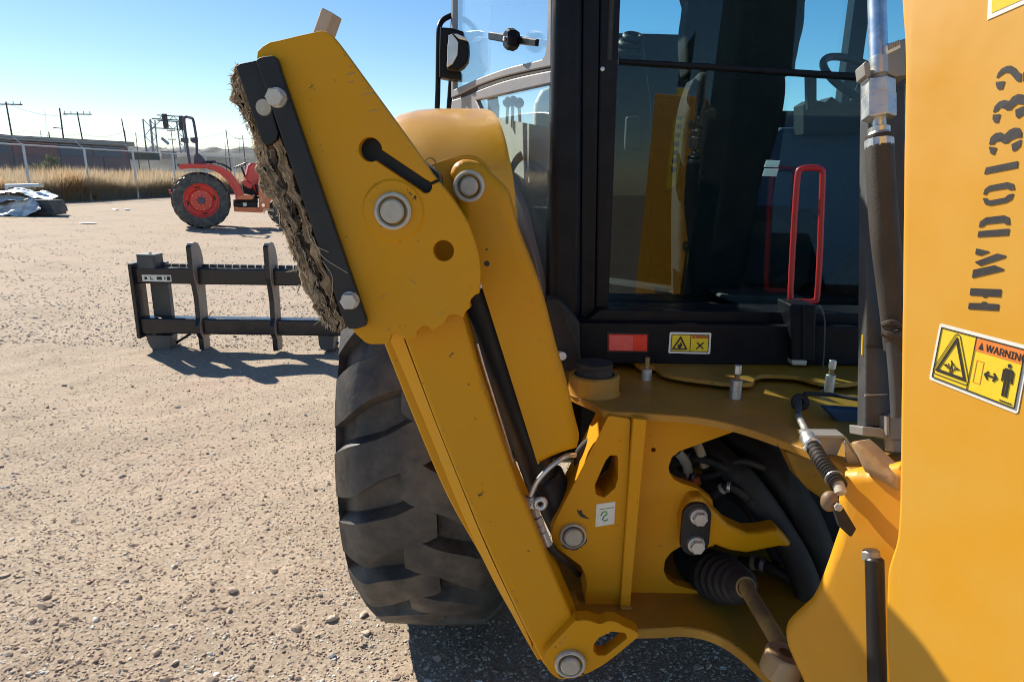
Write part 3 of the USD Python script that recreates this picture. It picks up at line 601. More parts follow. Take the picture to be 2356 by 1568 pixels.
# ------------------------------------------------------------------ fork carriage on the gravel
yC = Pz(460, 802)[1]
ca = thing('fork_carriage', 'black steel fork carriage frame standing on gravel with white label', 'fork carriage', Pz(460, 802))
fC = FY(yC)
def cbox(name, u0, v0, u1, v1, near, far, mt_='carriage_black', c=.004, um=None, parent=ca):
    """A box whose front face has these picture corners (levels taken mid-way), between two depths."""
    um = um if um is not None else (u0 + u1) / 2
    z0, z1 = fC.uv(um, v0)[1], fC.uv(um, v1)[1]; vm = (v0 + v1) / 2; x0, x1 = fC.uv(u0, vm)[0], fC.uv(u1, vm)[0]
    return obj(name, prism(sbox(min(x0, x1), min(z0, z1), max(x0, x1), max(z0, z1)), fC, near, far, c, 3 if c > .01 else 1), mt_, parent)
ub = cbox('upper_beam', 305, 655, 800, 617, -.02, .09, um=550, c=.016)
lb = cbox('lower_beam', 327, 769, 790, 733, -.03, .09, um=560, c=.016)
zt = fC.uv(550, 617)[1]
for k in range(21):
    x = fC.uv(352, 610)[0] + k * .0655
    if abs(x - fC.uv(345, 600)[0]) > .05: obj('tooth', prism(sbox(x, zt - .01, x + .050, zt + .022), fC, .055, .085, .002), 'carriage_black', ca)
xl0, xl1 = fC.uv(302, 612)[0], fC.uv(309, 612)[0]; zb = fC.uv(328, 775)[1]
obj('end_plate', prism(sbox(xl0, zb, xl1 + .005, zt + .03), fC, -.06, .14, .004), 'carriage_black', ca)
xp0, xp1 = fC.uv(331, 655)[0], fC.uv(373, 655)[0]
obj('upright', prism(sbox(xp0, -.01, xp1, zt + .03), fC, .10, .16, .004), 'carriage_grey', ca)
xq0, xq1 = fC.uv(733, 780)[0], fC.uv(767, 780)[0]
obj('upright', prism(sbox(xq0, -.01, xq1, zt + .03), fC, .10, .16, .004), 'carriage_grey', ca)
tb = obj('tilt_block', prism(sbox(fC.uv(316, 600)[0], zt - .02, fC.uv(358, 600)[0], zt + .105), fC, -.02, .13, .012), 'carriage_grey', ca)
obj('latch_pin', cyl(fC.at([[fC.uv(338, 582)[0], zt + .10]], .05)[0], fC.at([[fC.uv(338, 582)[0], zt + .125]], .05)[0], .012, 10), 'zinc', tb)
for (ub_, w) in ((449, .045), (622, .045)):
    x = fC.uv(ub_ + 3, 640)[0]; ztop = fC.uv(ub_ - 6, 556)[1]
    H = ztop
    prof = [(-.035, 0), (-.035, H * .11), (-.075, H * .17), (-.075, H * .24), (-.045, H * .31), (-.040, H * .48), (-.06, H * .60), (-.085, H * .68), (-.085, H * .96), (-.055, H * .995), (-.01, H), (.05, H * .985), (.09, H * .93), (.115, H * .85), (.12, H * .7), (.105, H * .55), (.10, H * .3), (.085, H * .2), (.085, 0)]
    fr = Frame((x, yC, 0), (0, 1, 0), (0, 0, 1), (1, 0, 0))
    obj('tine', prism(rnd(Polygon([(a, b) for a, b in prof]), .014), fr, -w / 2, w / 2, .004), 'carriage_side_bounce', ca)
    obj('tine_edge', prism(rnd(Polygon([(a - .003, b) for a, b in prof[:10]] + [(-.072, H - .03), (-.072, H * .70), (-.045, H * .60), (-.026, H * .48), (-.031, H * .31), (-.06, H * .24), (-.06, H * .17), (-.02, H * .11), (-.02, 0)]).buffer(0), .003), fr, -w / 2 - .001, w / 2 - .006, .003), 'carriage_black', ca)
lbf = fC.uv(331, 646); lbg = fC.uv(396, 632)
lab = obj('paper_label', prism(sbox(lbf[0], lbf[1], lbg[0], lbg[1]), fC, -.0225, -.0205, 0), 'paper_label', ca)
for k, (s0, s1, t0, t1) in enumerate(((.08, .17, .3, .7), (.28, .38, .25, .4), (.28, .31, .25, .75), (.50, .68, .25, .75), (.76, .80, .3, .75), (.85, .97, .2, .8))):
    W_, H_ = lbg - lbf; obj('print_mark', prism(sbox(lbf[0] + W_ * s0, lbf[1] + H_ * t0, lbf[0] + W_ * s1, lbf[1] + H_ * t1), fC, -.0232, -.0226, 0), 'interior_grey', lab)
obj('foot', prism(rnd(Polygon([fC.uv(*q) for q in [(334, 770), (392, 772), (393, 800), (388, 804), (350, 804), (341, 790)]]), .008), fC, .0, .10, .004), 'carriage_grey', ca)
obj('foot', prism(rnd(Polygon([fC.uv(*q) for q in [(731, 768), (768, 768), (766, 806), (738, 805), (733, 790)]]), .008), fC, .0, .10, .004), 'carriage_grey', ca)
obj('brace', tube([fC.at([fC.uv(386, 798)], .13)[0], fC.at([fC.uv(430, 772)], .06)[0]], .012, 8), 'carriage_black', ca)
obj('brace', tube([fC.at([fC.uv(770, 798)], .13)[0], fC.at([fC.uv(745, 772)], .06)[0]], .012, 8), 'carriage_black', ca)
for (u0, v0, mt_, lab) in ((478, 716, 'wood_block', 'thin splinter of pale wood sticking up beyond the fork carriage'),):
    p = Pz(474, 735); pr = obj('wood_splinter', beam(p, p + np.array([.09, -.02, .10]), .02, .008), mt_); tag(P(pr), lab, 'splinter')

# ------------------------------------------------------------------ red compact tractor parked beyond
G = Pz(466, 525.5); hd = np.array([G[0], G[1], 0]); hd /= np.linalg.norm(hd); hr = np.array([hd[1], -hd[0], 0])
tr = thing('red_tractor', 'red compact tractor with folding roll bar and orange loader mount', 'tractor', G)
fT = Frame(G, hr, (0, 0, 1), hd)
def T(zx, zy, off=0.0): return fT.hit(292.2 + zx * .2049, 233.7 + zy * .2049, off)
def T2(zx, zy): return fT.uv(292.2 + zx * .2049, 233.7 + zy * .2049)
def tpoly(pts, near, far, mt_, name, r=.01, c=.008, parent=tr): return obj(name, prism(rnd(Polygon([T2(*p) for p in pts]).buffer(0), r), fT, near, far, c), mt_, parent)
wc = T2(835, 1112); WR = wc[1] - .0; WR = max(WR, .3)
wc3 = fT.at(wc)[0]
def tyre(name, c, R, w, rim, near, nl, parent, lugd=.035):
    ax = hd; o = c + hd * near
    prof = [(rim, .0), (rim + (R - rim) * .35, -.02), (R * .93, .0), (R * .965, .05), (R * .97, w * .5), (R * .965, w - .05), (R * .93, w), (rim, w)]
    t = obj(name, lathe(prof, o, ax, 56), 'tyre_rubber', parent, smooth=40)
    for side in (0, 1):
        for k in range(nl):
            th0 = 2 * math.pi * (k + .5 * side) / nl; V = []
            for s in np.linspace(0, 1, 4):
                x = (-.012 + s * w * .55) if side == 0 else (w + .012 - s * w * .55); dt = .24 * s
                for (dr, da) in ((-.05, -.042), (lugd * (1 if s > .05 else .35), -.030), (lugd * (1 if s > .05 else .35), .030), (-.05, .042)):
                    a_ = th0 + dt + da; V.append(o + ax * x + (R * .968 + dr) * (math.cos(a_) * hr + math.sin(a_) * np.array([0, 0, 1])))
            fs = []
            for q in range(3):
                for e in range(4): a0 = q * 4 + e; a1 = q * 4 + (e + 1) % 4; fs += [[a0, a1, a1 + 4], [a0, a1 + 4, a0 + 4]]
            fs += [[0, 1, 2], [0, 2, 3], [12, 14, 13], [12, 15, 14]]
            m = tri(V, fs); m.fix_normals(); obj('tread_lug', m, 'tyre_rubber', t, smooth=False)
    return t
obj_w = group_part('rear_wheel', tr)
tyre_r = tyre('rear_tyre', wc3, WR, .42, WR * .60, 0.0, 20, tr)
RR = WR * .61
rim = obj('rear_rim', lathe([(RR * .98, .05), (RR * 1.01, .0), (RR * .98, -.015), (RR * .93, 0.01), (RR * .90, .10), (RR * .70, .14), (RR * .62, .10), (RR * .60, .08), (RR * .30, .07), (RR * .28, .05), (.0, .05)], wc3, hd, 44), 'tractor_red', tr, smooth=25)
obj('hub', cyl(wc3 + hd * .06, wc3 - hd * .01, RR * .20, 16, .01), 'tractor_navy', rim)
for k in range(8):
    a_ = 2 * math.pi * k / 8 + .2; d = math.cos(a_) * hr + math.sin(a_) * np.array([0, 0, 1])
    obj('wheel_bolt', cyl(wc3 + d * RR * .30 + hd * .07, wc3 + d * RR * .30 + hd * .03, .022, 8, .004), 'tractor_orange', rim)
    obj('wheel_bolt', cyl(wc3 + d * RR * .55 + hd * .10, wc3 + d * RR * .55 + hd * .05, .030, 8, .004), 'tractor_orange', rim)
    if k % 2 == 0: obj('rim_slot', prism(affinity.rotate(Point(0, 0).buffer(1).simplify(.02), 0).intersection(sbox(-2, -2, 2, 2)) if False else affinity.translate(affinity.rotate(affinity.scale(Point(0, 0).buffer(1.0, quad_segs=6), .085, .03), math.degrees(a_) + 90), *(np.array(wc) + np.array([math.cos(a_), math.sin(a_)]) * RR * .80)), fT, .115, .13, .004), 'black_paint', rim)
obj('axle', cyl(wc3 + hd * .1, wc3 + hd * 1.25, .16, 14), 'tractor_red', tr)
# far rear wheel, seen only as what shows under the frame
tyre('rear_tyre', wc3, WR, .42, WR * .60, 1.02, 14, tr)
fend = [(575, 745), (600, 702), (700, 695), (830, 700), (960, 703), (1060, 735), (1165, 792), (1235, 880), (1285, 980), (1312, 1045), (1240, 1090), (1205, 1000), (1130, 890), (1050, 812), (960, 765), (870, 748), (700, 748), (605, 760)]
fe = tpoly(fend, .02, .42, 'tractor_red', 'rear_fender', .01, .012)
tpoly([(600, 735), (700, 722), (830, 722), (960, 735), (1050, 775), (1130, 850), (1205, 970), (1240, 1090), (1228, 1092), (1190, 985), (1115, 870), (1045, 795), (955, 752), (830, 738), (700, 738), (604, 750)], -.01, .03, 'tractor_red', 'fender_lip', .004, .006, fe)
tpoly([(560, 700), (590, 695), (592, 725), (570, 728)], .05, .2, 'tractor_navy', 'tail_lamp', .008, .006)
tpoly([(1215, 1065), (1300, 1050), (1420, 1052), (1420, 1085), (1400, 1100), (1230, 1100)], .0, .5, 'tractor_orange', 'step', .006, .006)
tpoly([(1205, 1190), (1500, 1190), (1560, 1215), (1520, 1250), (1210, 1238)], .12, .30, 'tractor_orange', 'loader_frame', .006, .006)
tpoly([(1210, 1105), (1480, 1090), (1480, 1192), (1210, 1192)], .35, .9, 'black_paint', 'engine_block', .01, .01)
tpoly([(1300, 1115), (1355, 1120), (1355, 1180), (1310, 1185)], .28, .4, 'zinc', 'filter_bowl', .01, .008)
lp = pxpoly([(292.2 + a * .2049, 233.7 + b * .2049) for a, b in [(1475, 880), (1600, 870), (1640, 1000), (1590, 1225), (1490, 1225)]], fT, 0, .015).difference(Point(T2(1535, 1165)).buffer(.045, quad_segs=6))
obj('loader_post', prism(lp, fT, .08, .16, .006), 'tractor_orange', tr)
tpoly([(1340, 870), (1370, 720), (1400, 690), (1460, 690), (1900, 760), (1960, 900), (1960, 1050), (1480, 1060), (1430, 980)], .35, .95, 'tractor_red', 'hood', .03, .04)
tpoly([(1300, 900), (1470, 880), (1480, 1060), (1320, 1040)], .40, .8, 'black_paint', 'dash_lower', .02, .01)
tpoly([(1285, 900), (1330, 880), (1420, 940), (1400, 985), (1330, 960)], .30, .4, 'tractor_red', 'hood_side', .01, .008)
for k, (a_, b_, r_) in enumerate((((1240, 1120), (1470, 1110), .05), ((1340, 1060), (1480, 1075), .035), ((1400, 990), (1470, 1090), .03), ((1330, 960), (1420, 1050), .025), ((1440, 930), (1475, 1050), .03))):
    obj('hydraulic_pipe', cyl(T(*a_, .30), T(*b_, .26), r_, 8), 'black_paint', tr)
for (a_, b_) in (((1395, 880), (1440, 800)), ((1420, 905), (1475, 850))): obj('control_lever', tube([T(*a_, .45), T(*b_, .45)], .014, 6), 'black_paint', tr)
obj('tow_pin', cyl(T(470, 1010, .6), T(495, 1010, .6), .05, 8), 'tractor_red', tr)
# steering wheel, levers, seat
sc_ = T(1275, 712, .62); ax_ = np.array([0, 0, 1.0]) * .92 - hr * .38
obj('steering_wheel', lathe([(.195 + .016 * math.cos(q), .016 * math.sin(q)) for q in np.linspace(0, 2 * math.pi, 9)], sc_, ax_, 28), 'black_paint', tr)
obj('steering_spoke', [tube([sc_ + d * .19, sc_ - ax_ * .06], .010, 6) for d in (hr * .92 + np.array([0, 0, .38]), -(hr * .92 + np.array([0, 0, .38])), hd)], 'black_paint', tr)
obj('steering_column', tube([sc_ - ax_ * .05, T(1310, 800, .62), T(1350, 900, .62)], .028, 8), 'black_paint', tr)
obj('grab_rail', tube(spline([T(940, 705, .2), T(945, 690, .2), T(1020, 690, .2), T(1110, 730, .2), T(1160, 765, .2), T(1165, 790, .2)], 5), .013, 7), 'black_paint', tr)
obj('grab_rail', tube(spline([T(1010, 700, .8), T(1060, 698, .8), T(1130, 730, .8), T(1180, 770, .8)], 5), .013, 7), 'black_paint', tr)
tpoly([(985, 720), (1100, 640), (1120, 650), (1130, 760), (1000, 760)], .75, 1.2, 'black_paint', 'seat', .03, .03) if False else None
# folding roll bar
def rb(pts, off, r, name='roll_bar_tube'): return obj(name, tube([T(a, b, off) for a, b in pts], r, 10), 'tractor_navy', tr)
rb(spline([(708, 705), (690, 600), (668, 440), (650, 300), (642, 210), (648, 176), (668, 172)], 4), .35, .036)
rb(spline([(768, 690), (783, 600), (778, 420), (758, 280), (742, 205), (725, 186), (700, 178)], 4), .95, .036)
a_, b_ = T(648, 178, .35), T(725, 186, .95); obj('roll_bar_tube', tube([a_, T(668, 172, .37), b_], .036, 10), 'tractor_navy', tr)
tpoly([(598, 402), (690, 402), (692, 460), (650, 462), (600, 440)], .30, .42, 'tractor_navy', 'fold_bracket', .012, .008)
obj('fold_bracket', prism(rnd(Polygon([fT.uv(292.2 + x * .2049, 233.7 + y * .2049, .9) for x, y in [(708, 408), (796, 405), (798, 465), (745, 466), (712, 445)]]), .012), fT, .88, 1.0, .008), 'tractor_navy', tr)
obj('bar_mount', prism(rnd(Polygon([fT.uv(292.2 + x * .2049, 233.7 + y * .2049, .9) for x, y in [(755, 600), (800, 580), (830, 600), (900, 690), (895, 700), (750, 700)]]), .012), fT, .85, 1.02, .01), 'tractor_navy', tr)
tpoly([(680, 640), (700, 632), (720, 700), (690, 706)], .3, .42, 'tractor_navy', 'bar_mount', .01, .008)
# front axle and wheel, mostly hidden behind the rubber pad
fw = T2(1800, 1262); fw = np.array([fw[0], WR * .58]); fw3 = fT.at(fw)[0]
tyre('front_tyre', fw3, WR * .58, .30, WR * .30, .12, 14, tr, .028)
obj('front_rim', lathe([(WR * .30, .02), (WR * .27, .09), (WR * .12, .07), (0, .06)], fw3 + hd * .12, hd, 28), 'tractor_red', tr)
obj('front_axle', cyl(fw3 + hd * .2, fw3 + hd * 1.2, .07, 10), 'tractor_red', tr)
tyre('front_tyre', fw3, WR * .58, .30, WR * .30, .95, 12, tr, .028)
obj('seat_back', prism(rnd(Polygon([T2(880, 690), T2(1010, 690), T2(1000, 660), T2(890, 660)]), .02), fT, .5, .9, .03), 'black_paint', tr)
# ------------------------------------------------------------------ backhoe loader, seen from behind
MO = np.array([0.62, 2.31, 0.0])
bh = thing('backhoe_loader', 'yellow backhoe loader seen from behind with raised stabilizer leg and black cab', 'backhoe loader', MO)
# ---- left rear tyre with its lugs
TC, TR, TW = np.array([-0.232, 2.306, 0.70]), 0.70, 0.455
def crown(x): return TR - .016 * np.abs(x / (TW / 2)) ** 2.2 - .066 * np.clip((np.abs(x) / (TW / 2) - .66) / .34, 0, 1.2) ** 1.45
LUG = .040
prof = [(.36, -TW * .44), (.45, -TW * .50), (.56, -TW * .52), (.615, -TW * .50)] + [(float(crown(x)) - LUG, x) for x in np.linspace(-TW * .47, TW * .47, 21)] + [(.615, TW * .50), (.56, TW * .52), (.45, TW * .50), (.36, TW * .44)]
tyre_b = obj('rear_tyre', lathe(prof, TC, (1, 0, 0), 96), 'tyre_rubber', bh, smooth=40)
obj('rim', lathe([(.36, -.18), (.34, -.10), (.33, .08), (.0, .10)], TC, (1, 0, 0), 40), 'yellow_paint', tyre_b)
NL = 20
def lug(side, th0):
    hw = TW / 2 * 1.015; secs = []
    S = np.concatenate([[0], np.linspace(0.0, .30, 7), np.linspace(.38, 1, 8)])
    for i, s in enumerate(S):
        x = side * (-hw + s * (hw + .045)); th = th0 + .20 * s ** 0.85 / 1.0
        wd = (.066 - .012 * s + .006 * math.sin(s * 9 + th0 * 3)) / TR; flare = .020 / TR
        top = float(crown(x)); basr = top - LUG - .012
        if i == 0: top = top - .075; x = side * -(hw + .006); basr = top - .05
        if i == len(S) - 1: top -= .006
        tx = .006
        secs.append([(x, basr, th - wd - flare), (x, top, th - wd), (x, top + .001, th), (x, top, th + wd), (x, basr, th + wd + flare)])
    V = np.array([[TC[0] + x, TC[1] - r * math.cos(t), TC[2] + r * math.sin(t)] for sec in secs for x, r, t in sec]); n, k = len(secs), 5; f = []
    for q in range(n - 1):
        for e in range(k):
            a, b = q * k + e, q * k + (e + 1) % k; f += [[a, b, b + k], [a, b + k, a + k]]
    f += [[0, i, i + 1] for i in range(1, k - 1)] + [[(n - 1) * k, (n - 1) * k + i + 1, (n - 1) * k + i] for i in range(1, k - 1)]
    m = tri(V, f); m.fix_normals(); return m
for k in range(NL):
    for side in (1, -1):
        obj('tread_lug', lug(side, 2 * math.pi * (k + (.5 if side < 0 else 0)) / NL + .05), 'tyre_rubber', tyre_b, smooth=30)
obj('rear_tyre', lathe(prof, TC + np.array([1.70, 0, 0]), (1, 0, 0), 60), 'tyre_rubber', bh, smooth=40)
# ---- fender over the tyre
fx0 = Py(884, 300, 2.2)[0]; rows = []
crest = [(1.70, 1.42), (1.76, 1.50), (1.87, 1.595), (1.99, 1.655), (2.14, 1.685), (2.35, 1.685), (2.75, 1.66), (3.0, 1.60)]
crest = spline(crest, 5)
def inner_x(z, y): return float(np.interp(y, [1.6, 1.75, 2.0, 2.25, 2.5, 3.0], [.012, .002, -.048, -.094, -.125, -.17]))
for y, z in crest:
    x1 = inner_x(z, y); xs = [fx0 - .0, fx0 + .025, fx0 + .065, fx0 + .115, (fx0 + x1) / 2, x1 - .016, x1 - .004, x1 + .004]
    zs = [z - .12, z - .045, z - .016, z - .004, z, z + .001, z - .003, z - .06]; rows.append(np.stack([xs, [y] * 8, zs], 1))
V = np.vstack(rows); n = len(rows); i = np.arange(7)
ff = np.vstack([np.stack([q * 8 + i, q * 8 + i + 1, (q + 1) * 8 + i + 1, (q + 1) * 8 + i], 1) for q in range(n - 1)])
obj('fender', [tri(V, np.vstack([ff[:, [0, 1, 2]], ff[:, [0, 2, 3]]])), tri(V - np.array([0, 0, .006]), np.vstack([ff[:, [2, 1, 0]], ff[:, [3, 2, 0]]]))], 'fender_paint', bh, smooth=35)

# ---- main frame behind the leg
ZT = Py(1461, 948, 1.46)[2]; ZB = Py(1469, 1447, 1.355)[2]
def flat(z): return Frame((0, 0, z), (1, 0, 0), (0, 1, 0), (0, 0, -1))
def hplate(pts, z, th, r=.01, c=.003, holes=()):
    fr = flat(z); p = rnd(Polygon([fr.uv(u, v) for u, v in pts]).buffer(0), r)
    return p, fr
def smooth_px(pts, k=5): return [tuple(q) for q in spline(pts, k)]
fedge = smooth_px([(1300, 880), (1312, 905), (1361, 928), (1384.6, 941.6), (1414.8, 946.7), (1461.7, 948.3), (1528.8, 953.4), (1595.8, 958.4), (1662.9, 970), (1730, 988.6), (1797, 1012), (1847, 1030.5), (1900, 1052), (1960, 1082), (2010, 1110)])
fr = flat(ZT); p = Polygon([fr.uv(*q) for q in fedge] + [(1.15, 1.25), (1.15, 2.3), (.14, 2.3), (.14, 1.9)]).buffer(0)
obj('upper_plate', prism(rnd(p, .004), fr, 0, .016, .002), 'yellow_dusty_shade_paint', bh)
bedge = smooth_px([(1330, 1426), (1353, 1426), (1377, 1434.6), (1394.8, 1428.6), (1415.6, 1428.6), (1436.4, 1440.5), (1454, 1448), (1469, 1447), (1520, 1445.5), (1585, 1443.5), (1644.8, 1458), (1704, 1494), (1781.7, 1568), (1830, 1625), (1900, 1720)])
fr = flat(ZB); p = Polygon([fr.uv(*q) for q in bedge] + [(1.1, .9), (1.1, 1.75), (.12, 1.75), (.12, 1.5)]).buffer(0)
obj('lower_plate', prism(rnd(p, .004), fr, 0, .024, .003), 'yellow_dusty_shade_paint', bh)
fP = FY(1.50)
pl = pxpoly([(1420, 945), (1720, 984), (1693, 992), (1629, 1015), (1562, 1039), (1546, 1053), (1539, 1075), (1541, 1088), (1550, 1101), (1566, 1110), (1606, 1123), (1640, 1150), (1645, 1257), (1567, 1257), (1544, 1271), (1531, 1289), (1528, 1313), (1536, 1331), (1555, 1345), (1612, 1360), (1650, 1410), (1420, 1410)], fP, 0, .006)
pl = pl.difference(circ(1503.6, 1035, 4.5, fP))
obj('rear_plate', prism(pl, fP, 0, .03, .003, 2), 'yellow_paint', bh)
fE = FY(1.45)
ear = pxpoly([(1400, 955), (1452, 963), (1440, 1200), (1428, 1402), (1343, 1402), (1350, 1345), (1347, 1324), (1336, 1302), (1311, 1283), (1283, 1263), (1270, 1243), (1268, 1222), (1274, 1203)], fE, 0, .008)
tear = rnd(Polygon([fE.uv(*q) for q in [(1404, 1048), (1421.5, 1048), (1421.5, 1100), (1415, 1122), (1390, 1144), (1372, 1137), (1369, 1116), (1394, 1060)]]), .006)
ear_o = obj('ear_plate', prism(ear.difference(tear), fE, 0, .11, .003, 2), 'yellow_paint', bh)
obj('rib', plate([(1457, 962), (1489, 966), (1449, 1404), (1426, 1404)], 1.432, .075, .002, .002), 'yellow_paint', bh)
obj('weld_bead', tube([Py(1428, 1397, 1.43), Py(1449, 1397, 1.43), Py(1460, 1393, 1.495), Py(1640, 1393, 1.495)], .005, 7), 'yellow_dusty_shade_paint', bh)
lug_pts = smooth_px([(1323, 1427), (1353, 1426), (1380, 1434), (1397, 1428.6), (1416, 1429), (1437, 1440), (1460, 1450), (1470, 1462), (1452, 1479), (1412, 1512), (1377, 1536), (1332, 1556.6), (1300, 1562), (1281, 1559), (1262, 1542), (1252, 1518), (1256, 1499), (1275, 1477)], 4)
fL = FY(1.325)
lg = pxpoly(lug_pts, fL, 0, .003)
hole = rnd(Polygon([fL.uv(*q) for q in [(1367, 1482), (1378, 1467), (1407, 1453), (1438, 1456), (1444, 1467), (1395, 1506), (1375, 1507), (1366, 1497)]]), .006)
pivot = obj('pivot_lug', prism(lg.difference(hole), fL, 0, .035, .003, 2), 'yellow_paint', bh)
def pin(name, u, v, y, r_out, r_in, parent, L=.016, proud=.006, off=0):
    c = Py(u, v, y); ro = np.linalg.norm(Py(u, v + r_out, y) - c); ri = np.linalg.norm(Py(u, v + r_in, y) - c)
    g = group_part(name, parent) if parent == bh else parent
    ax = np.array([0, -1.0, 0]); b = c + np.array([0, .004, 0])
    o = obj(name if parent != bh else 'retaining_ring', lathe([(ri + .002, .004), (ri + .003, L - .003), (ri + .006, L), (ro - .003, L), (ro, L - .003), (ro, 0)], b, ax, 44), 'pin_ring', g, smooth=40)
    obj('pin', lathe([(0, L + proud), (ri - .004, L + proud), (ri - .001, L + proud - .003), (ri - .001, 0)], b, ax, 40), 'pin_steel', o if parent != bh else g, smooth=40)
    obj('snap_ring', lathe([(ri * 1.16 + .0018 * math.cos(q), L * .55 + .0018 * math.sin(q)) for q in np.linspace(0, 2 * math.pi, 8)], b, ax, 36, .5, 2 * math.pi - .1), 'rusty_rod', o if parent != bh else g)
pin('pivot_pin', 1311.4, 1522.4, 1.325, 30, 20, bh)
pin('cylinder_pin', 1318, 1229, 1.45, 27, 20, bh)
# bolted swing bracket
brk = plate([(1570, 1255), (1566, 1200), (1578, 1165), (1592, 1146), (1615, 1143), (1634, 1166), (1676, 1207), (1719, 1226), (1752, 1225), (1790, 1217), (1832, 1261), (1794, 1259), (1758, 1266), (1719, 1274), (1680, 1268), (1645, 1255), (1630, 1264), (1600, 1282), (1580, 1275)], 1.462, .05, .008, .012, steps=4)
brk_o = obj('swing_bracket', brk, 'yellow_paint', bh)
fK = FY(1.452); a_, b_ = fK.uv(1604, 1188), fK.uv(1599, 1248)
kp = LineString([a_, b_]).buffer(np.linalg.norm(fK.uv(1604, 1188) - fK.uv(1604, 1218)))
kpo = obj('keeper_plate', prism(kp, fK, 0, .012, .003, 2), 'black_paint', bh)
for (u, v) in ((1606, 1185), (1600, 1249)):
    c = Py(u, v, 1.452); g = obj('bolt', lathe([(0, .010), (.0195, .010), (.0205, .008), (.021, 0)], c, (0, -1, 0), 30), 'zinc', kpo, smooth=40)
    h = hexnut(c + np.array([0, -.009, 0]), c + np.array([0, -.026, 0]), .0165); obj('bolt_head', h, 'zinc', kpo, smooth=False)
lab = [(1372.5, 1159), (1416, 1152.8), (1413, 1204), (1369.5, 1211)]
st_o = obj('inspection_sticker', prism(Polygon([fE.uv(*q) for q in lab]), fE, -.0008, -.0002, 0), 'paper_label', ear_o, label='white sticker with a green check stroke')
gk = [(1383, 1186), (1386, 1178), (1394, 1176), (1397, 1181), (1390, 1187), (1386, 1194), (1392, 1198), (1399, 1194)]
obj('green_mark', tube([fE.hit(u, v, -.0012) for u, v in gk], .0016, 5), 'green_ink', ear_o)
obj('sticker_rule', prism(Polygon([fE.uv(*q) for q in [(1380, 1170), (1413, 1165), (1413, 1166.5), (1380, 1171.5)]]), fE, -.0013, -.0009, 0), 'green_ink', ear_o)
obj('paint_chip', prism(rnd(Polygon([fE.uv(*q) for q in [(1327, 1170), (1333, 1174), (1338, 1172), (1341, 1181), (1350, 1188), (1358, 1194), (1346, 1191), (1336, 1188), (1330, 1180)]]), .0008), fE, -.0008, -.0002, 0), 'decal_black', ear_o)
obj('paint_chip', prism(rnd(Polygon([fL.uv(*q) for q in [(1333, 1534), (1340, 1536), (1341, 1546), (1347, 1553), (1338, 1549), (1335, 1542)]]), .0006), fL, -.0008, -.0002, 0), 'decal_black', pivot)
# boss ring, rubber mount, stand-offs on the upper plate
c0 = Pz(1372, 919, ZT); rb_ = .0605; c0 = c0 + np.array([0, rb_, 0])
obj('mount_boss', lathe([(0, .0), (rb_ + .004, 0), (rb_, .006), (rb_, .042), (rb_ - .004, .046), (rb_ - .012, .046), (rb_ - .014, .03), (0, .03)], c0, (0, 0, 1), 48), 'yellow_dusty_shade_paint', bh, smooth=40)  # darker yellow stands in for the shade under the sill
obj('rubber_mount', lathe([(.0, .03), (.040, .03), (.044, .036), (.043, .058), (.040, .062), (.043, .066), (.043, .074), (0, .074)], c0, (0, 0, 1), 40), 'rubber', bh, smooth=40)
for (u, v, h, r, bolt) in ((1488.5, 877, .030, .0135, False), (1694.7, 920, .046, .0135, True), (1911, 905, .045, .0115, True)):
    c = Pz(u, v, ZT) + np.array([0, r, 0]); o = obj('stand_off', cyl(c, c + np.array([0, 0, h]), r, 24, .001), 'zinc', bh, smooth=40)
    if bolt: obj('bolt_head', hexnut(c + np.array([0, 0, h + .014]), c + np.array([0, 0, h + .036]), .0085), 'zinc', o, smooth=False)
    obj('stud', cyl(c + np.array([0, 0, h]), c + np.array([0, 0, h + .03]), .006, 12), 'rusty_rod', o)
ZW = ZT + .022
wedge = smooth_px([(1420, 800), (1455, 828), (1475, 843), (1505, 843), (1522, 856), (1562, 866), (1612.6, 873), (1663, 879), (1689.7, 880.5), (1718, 881), (1733, 878), (1740, 866), (1763.5, 861.5), (1830.5, 864.5), (1864, 873), (1897.6, 880), (1929.6, 882), (1966, 879), (1990, 873), (2050, 860)])
fr = flat(ZW); p = Polygon([fr.uv(*q) for q in wedge] + [(1.2, 2.3), (.2, 2.3)]).buffer(0)
obj('wavy_plate', prism(rnd(p, .003), fr, 0, .010, .0015), 'yellow_dusty_shade_paint', bh)

# ---- stabilizer leg
leg = group_part('stabilizer_leg', bh)
fG = FY(1.352)
ml = smooth_px([(925, 766), (930.8, 781), (997.6, 960), (1051, 1093.7), (1099, 1211)], 3) + smooth_px([(1099, 1211), (1150, 1325), (1200, 1430), (1243, 1515)], 3)[1:] + smooth_px([(1250, 1528), (1268, 1545), (1300, 1552), (1335, 1535), (1346, 1500), (1335, 1460), (1318, 1420)], 4)
mr = [(1318, 1420), (1264.7, 1297), (1214, 1168.6), (1190, 1115), (1136.5, 960), (1104.4, 864), (1067, 736), (1050, 690), (930, 700)]
obj('front_face', prism(pxpoly(ml + mr[1:], fG, 0, .002), fG, 0, .10, .007, 3), 'yellow_paint', leg, smooth=40)
